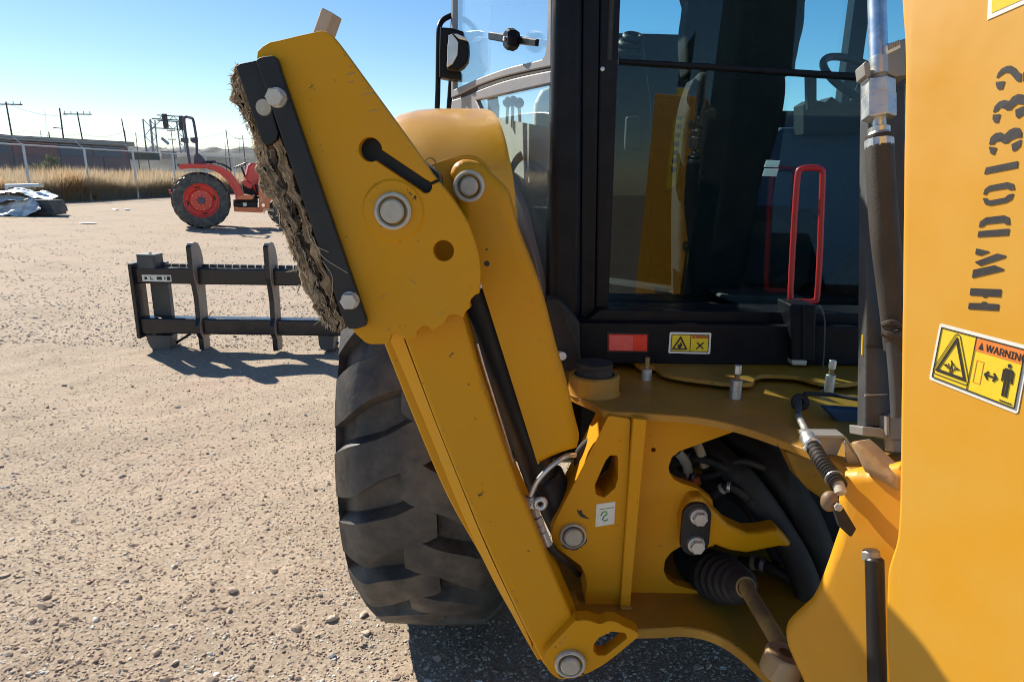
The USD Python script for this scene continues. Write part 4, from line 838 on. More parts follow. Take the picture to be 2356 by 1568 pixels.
# sloped flange strip on the left, then the side plate behind it
a0 = [(925, 766), (997.6, 960), (1051, 1093.7), (1099, 1211)]; b0 = [(902, 785), (975, 965), (1045, 1140), (1099, 1265), (1150, 1365), (1215, 1480)]
A_ = [Py(u, v, 1.358) for u, v in spline([(918, 750), (997.6, 960), (1051, 1093.7), (1099, 1212), (1150, 1326), (1222, 1476)], 6)]
B_ = [Py(u, v, 1.388) for u, v in spline([(892, 768), (978, 972), (1046, 1140), (1098, 1258), (1150, 1362), (1224, 1490)], 6)]
C_ = [q + np.array([.004, .012, .002]) for q in B_]
n = len(A_); V = np.vstack([A_, B_, C_]); i = np.arange(n - 1)
ff = np.vstack([np.stack([k * n + i, k * n + i + 1, (k + 1) * n + i + 1, (k + 1) * n + i], 1) for k in range(2)])
obj('flange', tri(V, np.vstack([ff[:, [0, 2, 1]], ff[:, [0, 3, 2]]])), 'yellow_paint', leg, smooth=20)
side = smooth_px([(878, 770), (885.4, 794.5), (960, 981.5), (1029.6, 1141.8), (1104.4, 1275.4), (1190, 1435.7), (1238, 1520)], 4)
obj('side_plate', prism(pxpoly(side + [(1290, 1500), (1110, 1180), (1000, 900), (950, 760)], FY(1.405), 0, .003), FY(1.405), 0, .05, .003), 'yellow_paint', leg)
obj('stop_block', box(Py(1314, 1383, 1.47), (.034, .05, .03), (1, .0, .25), c=.003), 'yellow_dusty_shade_paint', bh)

# ---- flip pad at the top of the leg
foot = group_part('stabilizer_foot', bh)
fF = FY(1.282)
fpts = [(590, 135), (592, 118), (604, 106), (619.5, 97)] + smooth_px([(640, 93), (690, 81), (739, 70.5)], 3) + smooth_px([(750, 73), (762, 81), (771.5, 91), (790, 115)], 3) + [(923.6, 298), (971, 364), (992, 396), (1009, 419)] + smooth_px([(1012, 422), (1030, 442), (1049, 468), (1066, 494), (1080, 520), (1096, 565), (1104, 600), (1106, 640), (1103, 674)], 4)
fpts += smooth_px([(1103, 675), (1093, 679), (1083, 690), (1081, 700), (1083, 706), (1071, 718), (1066, 731), (1060, 726), (1049, 723), (1038, 724), (1030, 729), (1022, 744), (1009, 752), (995.6, 760), (987, 752), (976, 750), (966, 755), (960, 764), (957, 776), (932, 781), (924, 771), (910, 766), (901, 771), (897, 782), (891, 790), (868, 792), (845, 790), (828, 777), (812, 761)], 4)
foot_p = pxpoly(fpts, fF, 0, .0015)
c1 = circ(852, 344, 27.5, fF, 10); c2 = circ(979, 429, 15, fF, 8); c3 = LineString([fF.uv(852, 344), fF.uv(979, 429)]).buffer(np.linalg.norm(fF.uv(979, 429) - fF.uv(979, 443)))
slot = c1.union(c2).union(c3).union(LineString([fF.uv(985, 425), fF.uv(1012, 413)]).buffer(.0025))
hole = circ(1020.5, 576.5, 23.5, fF, 10)
front_o = obj('side_plate', prism(foot_p.difference(slot).difference(hole), fF, 0, .022, .0025, 2), 'yellow_paint', foot)
obj('side_plate', prism(pxpoly(fpts, FY(1.44), 0, .002).buffer(-.016), FY(1.44), 0, .022, .002), 'yellow_paint', foot)
pin('retaining_ring', 905, 485, 1.282, 43, 29, foot)
# washer-faced relief round the pin: a thin raised pad plate
obj('boss', lathe([(.033, .003), (.052, .003), (.056, 0)], Py(905, 485, 1.282), (0, -1, 0), 44), 'yellow_paint', foot, smooth=30)
bar = plate(smooth_px([(590, 148), (588, 140), (597, 132), (625, 128), (636, 136), (646, 167)], 3) + [(843, 738), (841, 750), (820, 757), (803, 757), (793, 748)], 1.262, .014, .003, .003, steps=2)
obj('pad_clamp_bar', bar, 'black_paint', foot)
obj('pad_clamp_bar', plate([(541, 153), (551, 146), (588, 138.5), (600, 160), (640, 305), (636, 322), (621, 333), (608, 334), (601, 325)], 1.272, .02, .003, .003, steps=2), 'black_paint', foot)
obj('clamp_flange', prism(pxpoly([(592, 150), (640, 160), (840, 735), (800, 750)], FY(1.276), 0, .002), FY(1.276), .0, .24, .002), 'black_paint', foot)
for (u, v, r, hexa) in ((638, 225, 22, True), (806, 690, 19, True)):
    c = Py(u, v, 1.262); rr_ = np.linalg.norm(Py(u, v + r, 1.262) - c)
    o = obj('bolt_washer', lathe([(0, .004), (rr_ * 1.04, .004), (rr_ * 1.12, .0)], c, (0, -1, 0), 32), 'zinc', foot, smooth=40)
    obj('bolt_head', hexnut(c + np.array([0, -.004, 0]), c + np.array([0, -.020, 0]), rr_ * 1.0), 'pin_ring', foot, smooth=False)
obj('bolt_washer', lathe([(0, .003), (.013, .003), (.014, 0)], Py(607, 247, 1.272), (0, -1, 0), 24), 'pin_steel', foot)
tbk = box(Py(752, 64, 1.47), (.024, .050, .056), (.90, -.12, -.42), (.1, 1, 0), .002)
obj('pad_block', tbk, 'wood_block', foot, label='tan block standing up behind the top of the pad')
# rubber pad: layers of worn, frayed rubber
SIL = [(545, 150), (534, 165), (532, 190), (531, 215), (538, 240), (552, 262), (561, 280), (567, 290), (577, 320), (583, 345), (588, 380), (597, 410), (603, 424), (610, 440), (627, 462), (640, 495), (651, 522), (661, 560), (672, 590), (681, 613), (694, 646), (705, 670), (715, 690), (731, 727), (745, 745), (758, 754), (775, 761)]
BARL = [(583, 146), (794, 752)]
def along(pts, s):
    p = np.asarray(pts, float); d = np.concatenate([[0], np.cumsum(np.linalg.norm(np.diff(p, axis=0), axis=1))]); d /= d[-1]
    return np.stack([np.interp(s, d, p[:, 0]), np.interp(s, d, p[:, 1])], 1)
NS = 190; ss = np.linspace(0, 1, NS); Lc, Rc = along(SIL, ss), along(BARL, ss)
def layer(name, t0, t1, y0, depth, seed, amp, matname='worn_rubber'):
    """One ply of the worn pad: ridges run along the pad, edges are torn."""
    nt = 15
    def jag(k, a): return (meshkit.fbm(np.stack([ss * 34, ss * 0 + k, ss * 0], 1), 4, seed) - .5) * a
    e0, e1 = Lc + (Rc - Lc) * t0, Lc + (Rc - Lc) * t1
    e0 = e0 + np.stack([jag(1, 26), jag(2, 14)], 1); e1 = e1 + np.stack([jag(5, 22), jag(6, 10)], 1)
    cols = []
    for k, t in enumerate(np.linspace(0, 1, nt)):
        q = e0 * (1 - t) + e1 * t
        pts = np.array([Py(u, v, y0 + (.008 if t in (0, 1) else 0)) for u, v in q])
        nn = meshkit.fbm(np.stack([ss * 9, ss * 0 + k * 2.3, ss * 0], 1), 3, seed + 2) * .7 + meshkit.fbm(np.stack([ss * 70, ss * 0 + k * .9, ss * 0], 1), 3, seed + 4) * .3
        pts[:, 1] += (nn - .5) * amp * 2.2; cols.append(pts)
    back = []
    for dd in (.012, .03, .06, .10, .16, depth):
        pts = cols[0].copy(); pts[:, 1] += dd; nn = meshkit.fbm(np.stack([ss * 30, ss * 0 + dd * 90, ss * 0], 1), 4, seed + 5); pts[:, 0] += (nn - .5) * amp * 1.8; back.append(pts)
    cols = back[::-1] + cols + [cols[-1] + np.array([0, depth, 0])]
    V = np.stack(cols, 1).reshape(-1, 3); k = len(cols); ii = (np.arange(NS - 1)[:, None] * k + np.arange(k - 1)[None]).ravel()
    f = np.vstack([np.stack([ii, ii + 1, ii + k + 1], 1), np.stack([ii, ii + k + 1, ii + k], 1)])
    ends = []
    for row in (0, NS - 1):
        a = np.arange(k) + row * k; ends += [[a[0], a[j], a[j + 1]] for j in range(1, k - 1)]
    m = tri(V, np.vstack([f, ends])); return obj(name, m, matname, foot, smooth=25)
layer('rubber_layer', 0.0, .30, 1.298, .22, 21, .005)
layer('rubber_layer', .24, .52, 1.288, .22, 22, .005)
layer('rubber_layer', .46, .76, 1.292, .22, 24, .005, 'worn_rubber_dark')
layer('rubber_layer', .70, 1.04, 1.284, .22, 23, .004)
hv, hf, r = [], [], np.random.default_rng(5)
def hair(p, d, w):
    k = len(hv); s = np.cross(d, [0, 1, 0]); s = s / max(np.linalg.norm(s), 1e-9) * w; q = p + d * .55; e = p + d + np.array([0, r.normal() * .3, -.25]) * np.linalg.norm(d) * .6
    hv.extend([p - s, p + s, q - s * .8, q + s * .8, e]); hf.extend([[k, k + 1, k + 3], [k, k + 3, k + 2], [k + 2, k + 3, k + 4]])
for _ in range(800):
    s = r.uniform(); u, v = along(SIL, [s])[0]; b = along(BARL, [s])[0]; t = abs(r.normal()) * .16 if r.uniform() < .62 else r.uniform(0, 1.0)
    q = np.array([u, v]) + (b - np.array([u, v])) * min(t, 1); p = Py(q[0], q[1], 1.290 + r.uniform(-.012, .015 if t > .15 else .12))
    d = np.array([r.normal(-.4, .8), r.normal(-.5, .5), r.normal(-.2, .8)]); d = d * .55 + np.array([.30, 0, -.9]) * r.choice([-1, 1]) * r.uniform(.3, 1.4); d *= r.uniform(.004, .011) / np.linalg.norm(d); hair(p, d, r.uniform(.0003, .0009))
obj('frayed_cords', tri(hv, hf), 'cord_fibre', foot, smooth=False, kind='stuff')
for seed, (u, v, du, dv, L_, rad) in enumerate(((629, 484, -22, 8, 1, .0035), (620, 440, -10, 14, 1, .002), (545, 232, -6, -10, 1, .0025), (590, 372, -5, 14, 1, .0022), (690, 655, -6, 18, 1, .0025), (606, 428, -3, 12, 1, .002), (540, 215, -8, 4, 1, .002), (678, 622, -22, 4, .6, .002), (726, 735, -4, 12, 1, .0025), (603, 462, -8, 16, .8, .0022))):
    rr_ = np.random.default_rng(seed + 60); a = Py(u, v, 1.285); b = Py(u + du, v + dv, 1.275); m_ = (a + b) / 2 + rr_.normal(size=3) * .005
    obj('loose_strand', tube(spline([a, m_, b], 5), np.linspace(rad * .75, rad * .18, 11), 6), 'cord_fibre', foot)
for (pp, seed) in (((720, 545, 742, 590, 800, 628), 1), ((705, 520, 720, 560, 756, 580), 2), ((742, 600, 765, 640, 760, 700), 3)):
    obj('loose_strand', tube(spline([Py(pp[0], pp[1], 1.262), Py(pp[2], pp[3], 1.2585), Py(pp[4], pp[5], 1.2590)], 6), .0005, 5), 'cord_fibre', foot)

# ---- cylinder, its yellow guard and the clevis behind the pad
guard = group_part('cylinder_guard', bh)
gp = smooth_px([(1036, 410), (1034, 396), (1043, 378), (1056, 369), (1070, 366), (1096, 370.5), (1109.6, 381), (1130, 397.6), (1163, 431), (1173, 449), (1183, 485), (1197, 538), (1230, 622), (1257, 704), (1285, 815), (1304.8, 880), (1322, 955), (1334, 1008), (1329, 1035)], 3) + smooth_px([(1327, 1037), (1296.8, 1046), (1265, 1059), (1239, 1072)], 3) + [(1222, 1013.6), (1184.6, 890.7), (1136.5, 730.4), (1104, 640), (1060, 500)]
fU = FY(1.395)
gpoly = pxpoly(gp, fU, 0, .002)
ga_, gb_ = fU.uv(1103, 640), fU.uv(1239, 1073); gdir = (gb_ - ga_) / np.linalg.norm(gb_ - ga_); gl_ = np.array([-gdir[1], gdir[0]]); gl_ = gl_ if gl_[0] < 0 else -gl_
wide = gpoly.union(Polygon([ga_ - gdir * .13, gb_ - gdir * .0, gb_ + gl_ * .06, ga_ - gdir * .13 + gl_ * .06]).buffer(.0005)).buffer(0)
gm = prism(rnd(wide, .006), fU, 0, .10, .024, 6)
n3 = -(gl_[0] * fU.ex + gl_[1] * fU.ey); gm = trimesh.intersections.slice_mesh_plane(gm, n3, fU.at(ga_)[0])
strip = Polygon([ga_ - gdir * .13, gb_ - gdir * .006, gb_ - gdir * .006 - gl_ * .004, ga_ - gdir * .13 - gl_ * .004])
obj('guard_shell', [gm, prism(strip, fU, .0012, .10, 0)], 'yellow_paint', guard, smooth=40)
obj('hole_shade_disc', lathe([(0, .0006), (.0052, .0006), (.0056, .0002)], Py(1120, 606, 1.395), (0, -1, 0), 20), 'decal_black', guard)  # flat dark disc painted for the shade inside a hole
obj('hole_shade_disc', lathe([(0, .0006), (.002, .0006), (.0022, .0002)], Py(1119.6, 573.6, 1.395), (0, -1, 0), 12), 'decal_black', guard)
pin('retaining_ring', 1079.5, 428, 1.395, 37, 23, guard)
obj('clevis_plate', plate(smooth_px([(975, 381), (990, 376), (1034, 362), (1062, 357), (1090, 358), (1115, 371), (1130, 395)], 3) + [(1150, 480), (1120, 640), (1060, 560), (1000, 430)], 1.435, .03, .003, .003), 'yellow_paint', guard)
obj('clip_wire', tube([Py(989 + 13 * math.cos(q), 377 + 14 * math.sin(q), 1.36 + .006 * math.cos(q)) for q in np.linspace(-2.9, 1.9, 22)], .0013, 6), 'rusty_rod', guard)
obj('cylinder_barrel', cyl(Py(1092, 660, 1.475), Py(1262, 1150, 1.515), .040, 30, .004), 'black_paint', bh, smooth=40)
obj('cylinder_base', cyl(Py(1250, 1090, 1.510), Py(1309, 1215, 1.530), .046, 30, .006), 'black_paint', bh, smooth=40)
obj('cylinder_tube', tube(spline([Py(1098, 790, 1.40), Py(1112, 840, 1.40), Py(1140, 930, 1.40), Py(1168, 1020, 1.405), Py(1180, 1065, 1.41), Py(1184, 1090, 1.42)], 5), .0035, 8), 'chrome', bh)
obj('feed_pipe', tube(spline([Py(1322, 1046, 1.44), Py(1305, 1048, 1.41), Py(1281, 1062, 1.395), Py(1258, 1081, 1.39), Py(1236, 1107, 1.39), Py(1220, 1140, 1.39)], 6), .0058, 12), 'zinc', bh, smooth=True)
fit = group_part('hose_fitting', bh)
q0, q1 = Py(1219, 1142, 1.39), Py(1216, 1160, 1.39); obj('nut', hexnut(q0, q1, .0105), 'zinc', fit, smooth=False)
obj('eye', lathe([(.011 + .006 * math.cos(q), .006 * math.sin(q)) for q in np.linspace(0, 2 * math.pi, 12)], Py(1243, 1158, 1.385), (0.15, -1, 0), 26), 'zinc', fit, smooth=True)
obj('elbow', box(Py(1224, 1160, 1.39), (.022, .014, .018), (1, 0, -.1), c=.002), 'zinc', fit)
for (ua, va, ub_, vb, rr_) in ((1230, 1168, 1236, 1188, .0085), (1236, 1190, 1243, 1206, .011), (1243, 1207, 1249, 1222, .0098)): obj('nut', hexnut(Py(ua, va, 1.39), Py(ub_, vb, 1.39), rr_), 'zinc', fit, smooth=False)
obj('ferrule', cyl(Py(1249, 1222, 1.39), Py(1262, 1252, 1.395), .0095, 16), 'zinc', fit, smooth=40)
obj('hose', tube(spline([Py(1261, 1249, 1.395), Py(1276, 1270, 1.41), Py(1300, 1290, 1.46), Py(1330, 1320, 1.56)], 6), .0075, 10), 'hose_rubber', fit)
obj('hose', tube(spline([Py(1332, 1075, 1.52), Py(1335, 1040, 1.51), Py(1362, 1012, 1.53), Py(1400, 985, 1.6)], 6), .012, 12), 'hose_rubber', bh)
obj('hose', tube(spline([Py(1322, 1090, 1.54), Py(1340, 1060, 1.53), Py(1372, 1032, 1.56), Py(1410, 1010, 1.62)], 6), .011, 12), 'hose_rubber', bh)

# ---- swing cylinder, hoses and the dark belly behind the frame
p0, p1 = Py(1575, 1300, 1.72), Py(1716, 1350, 1.37); d_ = p1 - p0; L_ = np.linalg.norm(d_)
prf = [(0, 0), (.062, 0), (.062, L_ * .55)]
for k in range(5): h = L_ * (.58 + .075 * k); prf += [(.060 - .004 * k, h), (.063 - .005 * k, h + .006), (.063 - .005 * k, h + .014), (.056 - .005 * k, h + .020)]
prf += [(.034, L_ * .97), (.024, L_), (0, L_)]
obj('swing_cylinder', lathe(prf, p0, d_, 36), 'rubber', bh, smooth=40)
obj('rod_seal', lathe([(.021 + .0035 * math.cos(q), .0035 * math.sin(q)) for q in np.linspace(0, 2 * math.pi, 10)], p1 - d_ / L_ * .002, d_, 30), 'rusty_rod', bh, smooth=True)
p2 = Py(1800, 1490, 1.18)
obj('swing_rod', cyl(p1 - (p2 - p1) * .1, p2, .0165, 20), 'rusty_rod', bh, smooth=40)
obj('rod_eye', lathe([(.014, -.025), (.034, -.025), (.038, -.02), (.038, .02), (.034, .025), (.014, .025)], Py(1800, 1525, 1.14), (.2, 0, 1), 26), 'worn_edge_paint', bh, smooth=40)
obj('hydraulic_hose', tube(spline([Py(1610, 1010, 1.75), Py(1665, 1060, 1.66), Py(1730, 1130, 1.6), Py(1800, 1230, 1.55), Py(1850, 1330, 1.5), Py(1880, 1460, 1.5)], 6), .034, 14), 'hose_rubber', bh, smooth=40)
obj('hydraulic_hose', tube(spline([Py(1650, 990, 1.8), Py(1740, 1040, 1.7), Py(1830, 1150, 1.6), Py(1890, 1300, 1.55), Py(1900, 1500, 1.5)], 6), .040, 14), 'hose_rubber', bh, smooth=40)
obj('hydraulic_hose', tube(spline([Py(1600, 1060, 1.85), Py(1650, 1110, 1.75), Py(1725, 1160, 1.66), Py(1800, 1290, 1.6)], 6), .024, 12), 'hose_rubber', bh, smooth=40)
obj('hose_tag', cyl(Py(1698, 1114, 1.61), Py(1712, 1136, 1.60), .0125, 14), 'white_print', bh)
obj('slot_shade_block', prism(pxpoly([(815, 300), (885, 300), (1010, 400), (1015, 450), (960, 455), (820, 385)], FY(1.325), 0, .004), FY(1.325), 0, .06, 0), 'black_paint', foot)  # black block added for the dark shade seen through the keyhole slot
for k, (pts, y0, y1, rr_, mt_) in enumerate((([(1560, 1085), (1600, 1098), (1650, 1090), (1700, 1060), (1760, 1075)], 1.68, 1.6, .009, 'hose_rubber'), ([(1552, 1068), (1590, 1055), (1640, 1062), (1700, 1100), (1740, 1180)], 1.70, 1.58, .011, 'hose_rubber'), ([(1640, 1140), (1680, 1120), (1740, 1170), (1790, 1260)], 1.60, 1.55, .010, 'hose_rubber'), ([(1580, 1330), (1620, 1352), (1700, 1385), (1800, 1385), (1860, 1360)], 1.66, 1.5, .012, 'hose_rubber'), ([(1700, 1290), (1760, 1300), (1830, 1340), (1900, 1420)], 1.62, 1.5, .014, 'hose_rubber'))):
    ys = np.linspace(y0, y1, len(pts)); pth = spline([Py(u, v, y) for (u, v), y in zip(pts, ys)], 6)
    ho = obj('thin_hose', tube(pth, rr_, 10), mt_, bh, smooth=True)
    for q in (0, 1): m_ = pth[3 + 2 * q]; n_ = pth[4 + 2 * q]; obj('crimp_fitting', cyl(m_, n_, rr_ * 1.35, 12), 'zinc' if q else 'pin_steel', ho, smooth=40)
    m_ = pth[len(pth) // 2 + 1]; n_ = m_ + (pth[len(pth) // 2 + 2] - m_) * .6; obj('hose_strap', cyl(m_, n_, rr_ * 1.25, 12), 'rubber', ho, smooth=40)
obj('orange_plug', cyl(Py(1570, 1095, 1.66), Py(1570, 1108, 1.66), .012, 10), 'rusty_rod', bh)
obj('orange_plug', cyl(Py(1602, 1098, 1.64), Py(1604, 1112, 1.64), .009, 10), 'tractor_orange', bh)
obj('valve_body', [box(Py(1570, 1075, 1.74), (.06, .04, .07), (1, .2, .1), c=.006), box(Py(1625, 1150, 1.66), (.05, .04, .04), (1, -.2, .3), c=.006)], 'hose_rubber', bh)
obj('grease_smear', prism(rnd(Polygon([fP.uv(*q) for q in [(1500, 1360), (1530, 1370), (1528, 1392), (1470, 1394), (1480, 1380)]]), .004), fP, -.0006, -.0002, 0), 'yellow_dusty_shade_paint', bh)
obj('steel_pipe', tube(spline([Py(1598, 1010, 1.68), Py(1612, 1040, 1.66), Py(1622, 1072, 1.66)], 5), .012, 12), 'wood_block', bh, smooth=True)
obj('steel_pipe', tube(spline([Py(1560, 1040, 1.66), Py(1578, 1062, 1.66), Py(1584, 1085, 1.66)], 5), .012, 12), 'pin_steel', bh, smooth=True)
obj('valve_block', box(Py(1590, 1092, 1.72), (.05, .05, .05), c=.006), 'yellow_dusty_shade_paint', bh)
obj('chassis', box((.68, 3.2, .74), (.72, 2.7, .42), c=.02), 'black_paint', bh)
obj('rear_axle', cyl((-.05, 2.31, .70), (1.4, 2.31, .70), .17, 24), 'black_paint', bh)
obj('belly_plate', box((.62, 1.78, .74), (.86, .02, .46), c=.004), 'black_paint', bh)
obj('engine_hood', box((.68, 4.6, 1.30), (.85, 1.9, .70), c=.06), 'yellow_paint', bh)
for x in (-.12, 1.48): obj('front_tyre', lathe([(.25, -.15), (.42, -.16), (.47, -.10), (.48, 0), (.47, .10), (.42, .16), (.25, .15)], (x, 4.9, .48), (1, 0, 0), 40), 'tyre_rubber', bh, smooth=40)
obj('front_axle', cyl((-.12, 4.9, .48), (1.48, 4.9, .48), .09, 16), 'black_paint', bh)
obj('swing_frame', plate([(1806, 1036), (1850, 1048), (1900, 1068), (1936, 1086), (1924, 1164), (1898, 1153), (1862, 1128), (1836, 1100)], 1.44, .05, .005, .012, steps=3), 'yellow_dusty_shade_paint', bh)

for q in ([(797, 172), (806, 168), (817, 167), (816, 169), (806, 171)], [(801, 191), (809, 188), (817, 187), (809, 191)], [(846, 257), (860, 253), (874, 253), (860, 256)], [(806, 150), (809, 153), (807, 156)], [(735, 333), (740, 334), (738, 337)], [(830, 220), (850, 214), (862, 215), (850, 217)], [(940, 640), (958, 652), (957, 654)], [(870, 690), (885, 676), (886, 678)]):
    obj('scratch', prism(Polygon([fF.uv(*a) for a in q]).buffer(0), fF, -.0006, -.0002, 0), 'worn_edge_paint', front_o, smooth=False)

# grease round the pins, a few chips to bare metal along the edges
for fr_, u, v, rad, par, sd in ((fL, 1311, 1522, 36, pivot, 1), (fE, 1318, 1229, 33, ear_o, 2), (fF, 905, 485, 49, front_o, 3)):
    rr_ = np.random.default_rng(sd); an = np.linspace(.3, 2.4, 14); ring_o = [(u + math.cos(a) * rad * rr_.uniform(1.0, 1.12), v + math.sin(a) * rad * rr_.uniform(1.0, 1.15)) for a in an]; ring_i = [(u + math.cos(a) * rad * .88, v + math.sin(a) * rad * .88) for a in an[::-1]]
    obj('grease_ring', prism(Polygon([fr_.uv(*q) for q in ring_o + ring_i]).buffer(0), fr_, -.0006, -.0002, 0), 'grease', par, smooth=False)
rr_ = np.random.default_rng(77)
def chips(fr_, line, n, par, w=3.0):
    p = along(line, rr_.uniform(size=n))
    for u, v in p:
        k = rr_.integers(5, 8); an = np.sort(rr_.uniform(0, 2 * math.pi, k)); s_ = rr_.uniform(.5, 1) ** 2 * w
        q = [(u + math.cos(a) * s_ * rr_.uniform(.5, 1.4), v + math.sin(a) * s_ * rr_.uniform(.6, 2.0)) for a in an]
        obj('paint_chip', prism(Polygon([fr_.uv(*x) for x in q]).buffer(0), fr_, -.0006, -.0002, 0), 'worn_edge_paint', par, smooth=False)
lf = '/World/backhoe_loader/stabilizer_leg/front_face'
chips(fG, [(1000, 940), (1060, 1100), (1110, 1215), (1240, 1490)], 12, lf); chips(fG, [(1090, 840), (1180, 1100), (1300, 1400)], 9, lf); chips(fF, [(850, 770), (960, 740), (1070, 700), (1095, 600)], 8, front_o); chips(fF, [(780, 110), (920, 310), (985, 400)], 8, front_o); chips(fE, [(1390, 985), (1300, 1160)], 5, ear_o); chips(fL, [(1275, 1490), (1330, 1440)], 5, pivot); chips(fP, [(1470, 1000), (1530, 1120), (1520, 1340)], 7, bh)
chips(fU, [(1150, 440), (1180, 500), (1210, 650), (1270, 900)], 5, '/World/backhoe_loader/cylinder_guard/guard_shell')
# ---- cab
cab = group_part('cab', bh)
YG = 1.98
fS = FY(1.80)
obj('rear_sill', prism(pxpoly([(1333, 742), (2120, 752), (2120, 842), (1360, 836), (1331, 826)], fS, 0, .004), fS, 0, .14, .006, 2), 'cab_black', cab)
obj('sill_rail', prism(pxpoly([(1380, 712), (2120, 722), (2120, 756), (1340, 745)], FY(1.84), 0, .003), FY(1.84), 0, .12, .005, 2), 'cab_black', cab)
obj('sill_lip', tube([Py(1338, 744, 1.83), Py(2120, 754, 1.83)], .006, 8), 'cab_black', cab)
obj('corner_post', prism(pxpoly([(1275, -80), (1342, -80), (1337, 745), (1256, 742)], FY(1.86), 0, .003), FY(1.86), 0, .11, .028, 6), 'cab_black', cab, smooth=50)
obj('post_trim', prism(pxpoly([(1342, -80), (1381, -80), (1368, 742), (1336, 742)], FY(1.882), 0, .002), FY(1.882), 0, .08, .004, 2), 'cab_black', cab)
obj('post_trim', prism(pxpoly([(1382, -80), (1431, -80), (1399, 742), (1369, 742)], FY(1.89), 0, .002), FY(1.89), 0, .08, .006, 2), 'cab_black', cab)
obj('window_seal', prism(pxpoly([(1402, -10), (1414, -10), (1408, 140), (1396, 140)], FY(1.886), 0, .002), FY(1.886), 0, .02, .003), 'rubber', cab)
for (u, v, r) in ((1386, 159, 5),): obj('rivet', lathe([(0, .004), (.005, .003), (.0065, 0)], Py(u, v, 1.89), (0, -1, 0), 14), 'zinc', cab)
gl = pxpoly([(1429, -80), (2300, -80), (2300, 720), (1398, 709)], FY(YG), 0, 0)
obj('rear_window', prism(gl, FY(YG), 0, .005, 0), 'window_glass', cab, smooth=False)
dv = [(1423, 135, 146), (1500, 139, 151.5), (1650, 147, 160), (1800, 157, 170), (1990, 169, 184), (2200, 184, 200)]
obj('window_divider', prism(pxpoly([(u, a) for u, a, b in dv] + [(u, b) for u, a, b in dv[::-1]], FY(YG - .012), 0, .001), FY(YG - .012), 0, .03, .003), 'cab_black', cab)
# reflector, warning label
fR = FY(1.7985)
obj('reflector', prism(pxpoly([(1400, 768), (1489, 769), (1488, 807), (1400, 806)], fR, 0, .002), fR, -.004, 0, .0015), 'red_reflector', cab)
obj('reflector_facet', prism(pxpoly([(1402, 770), (1456, 770.5), (1455, 805.5), (1402, 804.5)], fR, 0, .001), fR, -.0046, -.0038, .0003), 'red_reflector_pale', cab)
obj('reflector_base', prism(pxpoly([(1397, 765), (1492, 766), (1491, 810), (1397, 809)], fR, 0, .002), fR, -.0015, .001, 0), 'decal_black', cab)

def hom(c):
    """Unit square (s right, t down) -> picture point, through four corners TL, TR, BR, BL."""
    src = [(0, 0), (1, 0), (1, 1), (0, 1)]; A, b = [], []
    for (x, y), (u, v) in zip(src, c): A += [[x, y, 1, 0, 0, 0, -u * x, -u * y], [0, 0, 0, x, y, 1, -v * x, -v * y]]; b += [u, v]
    h = np.append(np.linalg.solve(np.array(A, float), np.array(b, float)), 1).reshape(3, 3)
    def f(s, t): q = h @ np.array([s, t, 1.0]); return q[:2] / q[2]
    return f
def decal(parent, fr, corners, items, base_off, asp):
    f = hom(corners)
    for k, (name, mt_, shp) in enumerate(items):
        lev = base_off - .00035 * (1 + {'b': 0, 'y': 1, 'o': 2, 'k': 3}[mt_])
        m_ = {'b': 'white_print', 'y': 'decal_yellow', 'o': 'decal_orange', 'k': 'decal_black'}[mt_]
        ms = []
        for g in (shp.geoms if hasattr(shp, 'geoms') else [shp]):
            def mp(r): return [fr.uv(*f(x / asp, y)) for x, y in ring_of(r.coords)]
            pg = Polygon(mp(g.exterior), [mp(i) for i in g.interiors]).buffer(0)
            if not pg.is_empty: ms.append(prism(pg, fr, lev, lev + .0003, 0))
        obj(name, ms, m_, parent, smooth=False)
def stroke(pts, w): return LineString(pts).buffer(w / 2, cap_style='flat', join_style='mitre')
def rrect(a, b, c, d, r): return sbox(a + r, b + r, c - r, d - r).buffer(r)
def text_shape(s, x, y, h):
    """Lettering as one shape, y down, from (x, y baseline), capitals h tall."""
    m = meshkit.text_mesh(s, h, .002, bold=True); t = m.triangles[np.abs(m.face_normals[:, 2]) > .9]
    t = t[t[:, :, 2].mean(1) > .001]
    u_ = shapely.union_all([Polygon(q[:, :2]).buffer(1e-5) for q in t]); return affinity.affine_transform(u_, [1, 0, 0, -1, x, y])
def person(cx, cy, h):
    """Standing figure sign: head and body, y down."""
    k = h; return shapely.union_all([Point(cx, cy - .43 * k).buffer(.055 * k), rrect(cx - .13 * k, cy - .35 * k, cx + .13 * k, cy - .04 * k, .04 * k).difference(sbox(cx - .095 * k, cy - .24 * k, cx - .075 * k, cy)).difference(sbox(cx + .075 * k, cy - .24 * k, cx + .095 * k, cy)).union(sbox(cx - .17 * k, cy - .30 * k, cx - .12 * k, cy + .02 * k)).union(sbox(cx + .12 * k, cy - .30 * k, cx + .17 * k, cy + .02 * k)),
        sbox(cx - .085 * k, cy - .06 * k, cx - .012 * k, cy + .40 * k), sbox(cx + .012 * k, cy - .06 * k, cx + .085 * k, cy + .40 * k)])
A1 = 1.72
triang = Polygon([(.43, .17), (.74, .80), (.12, .80)])
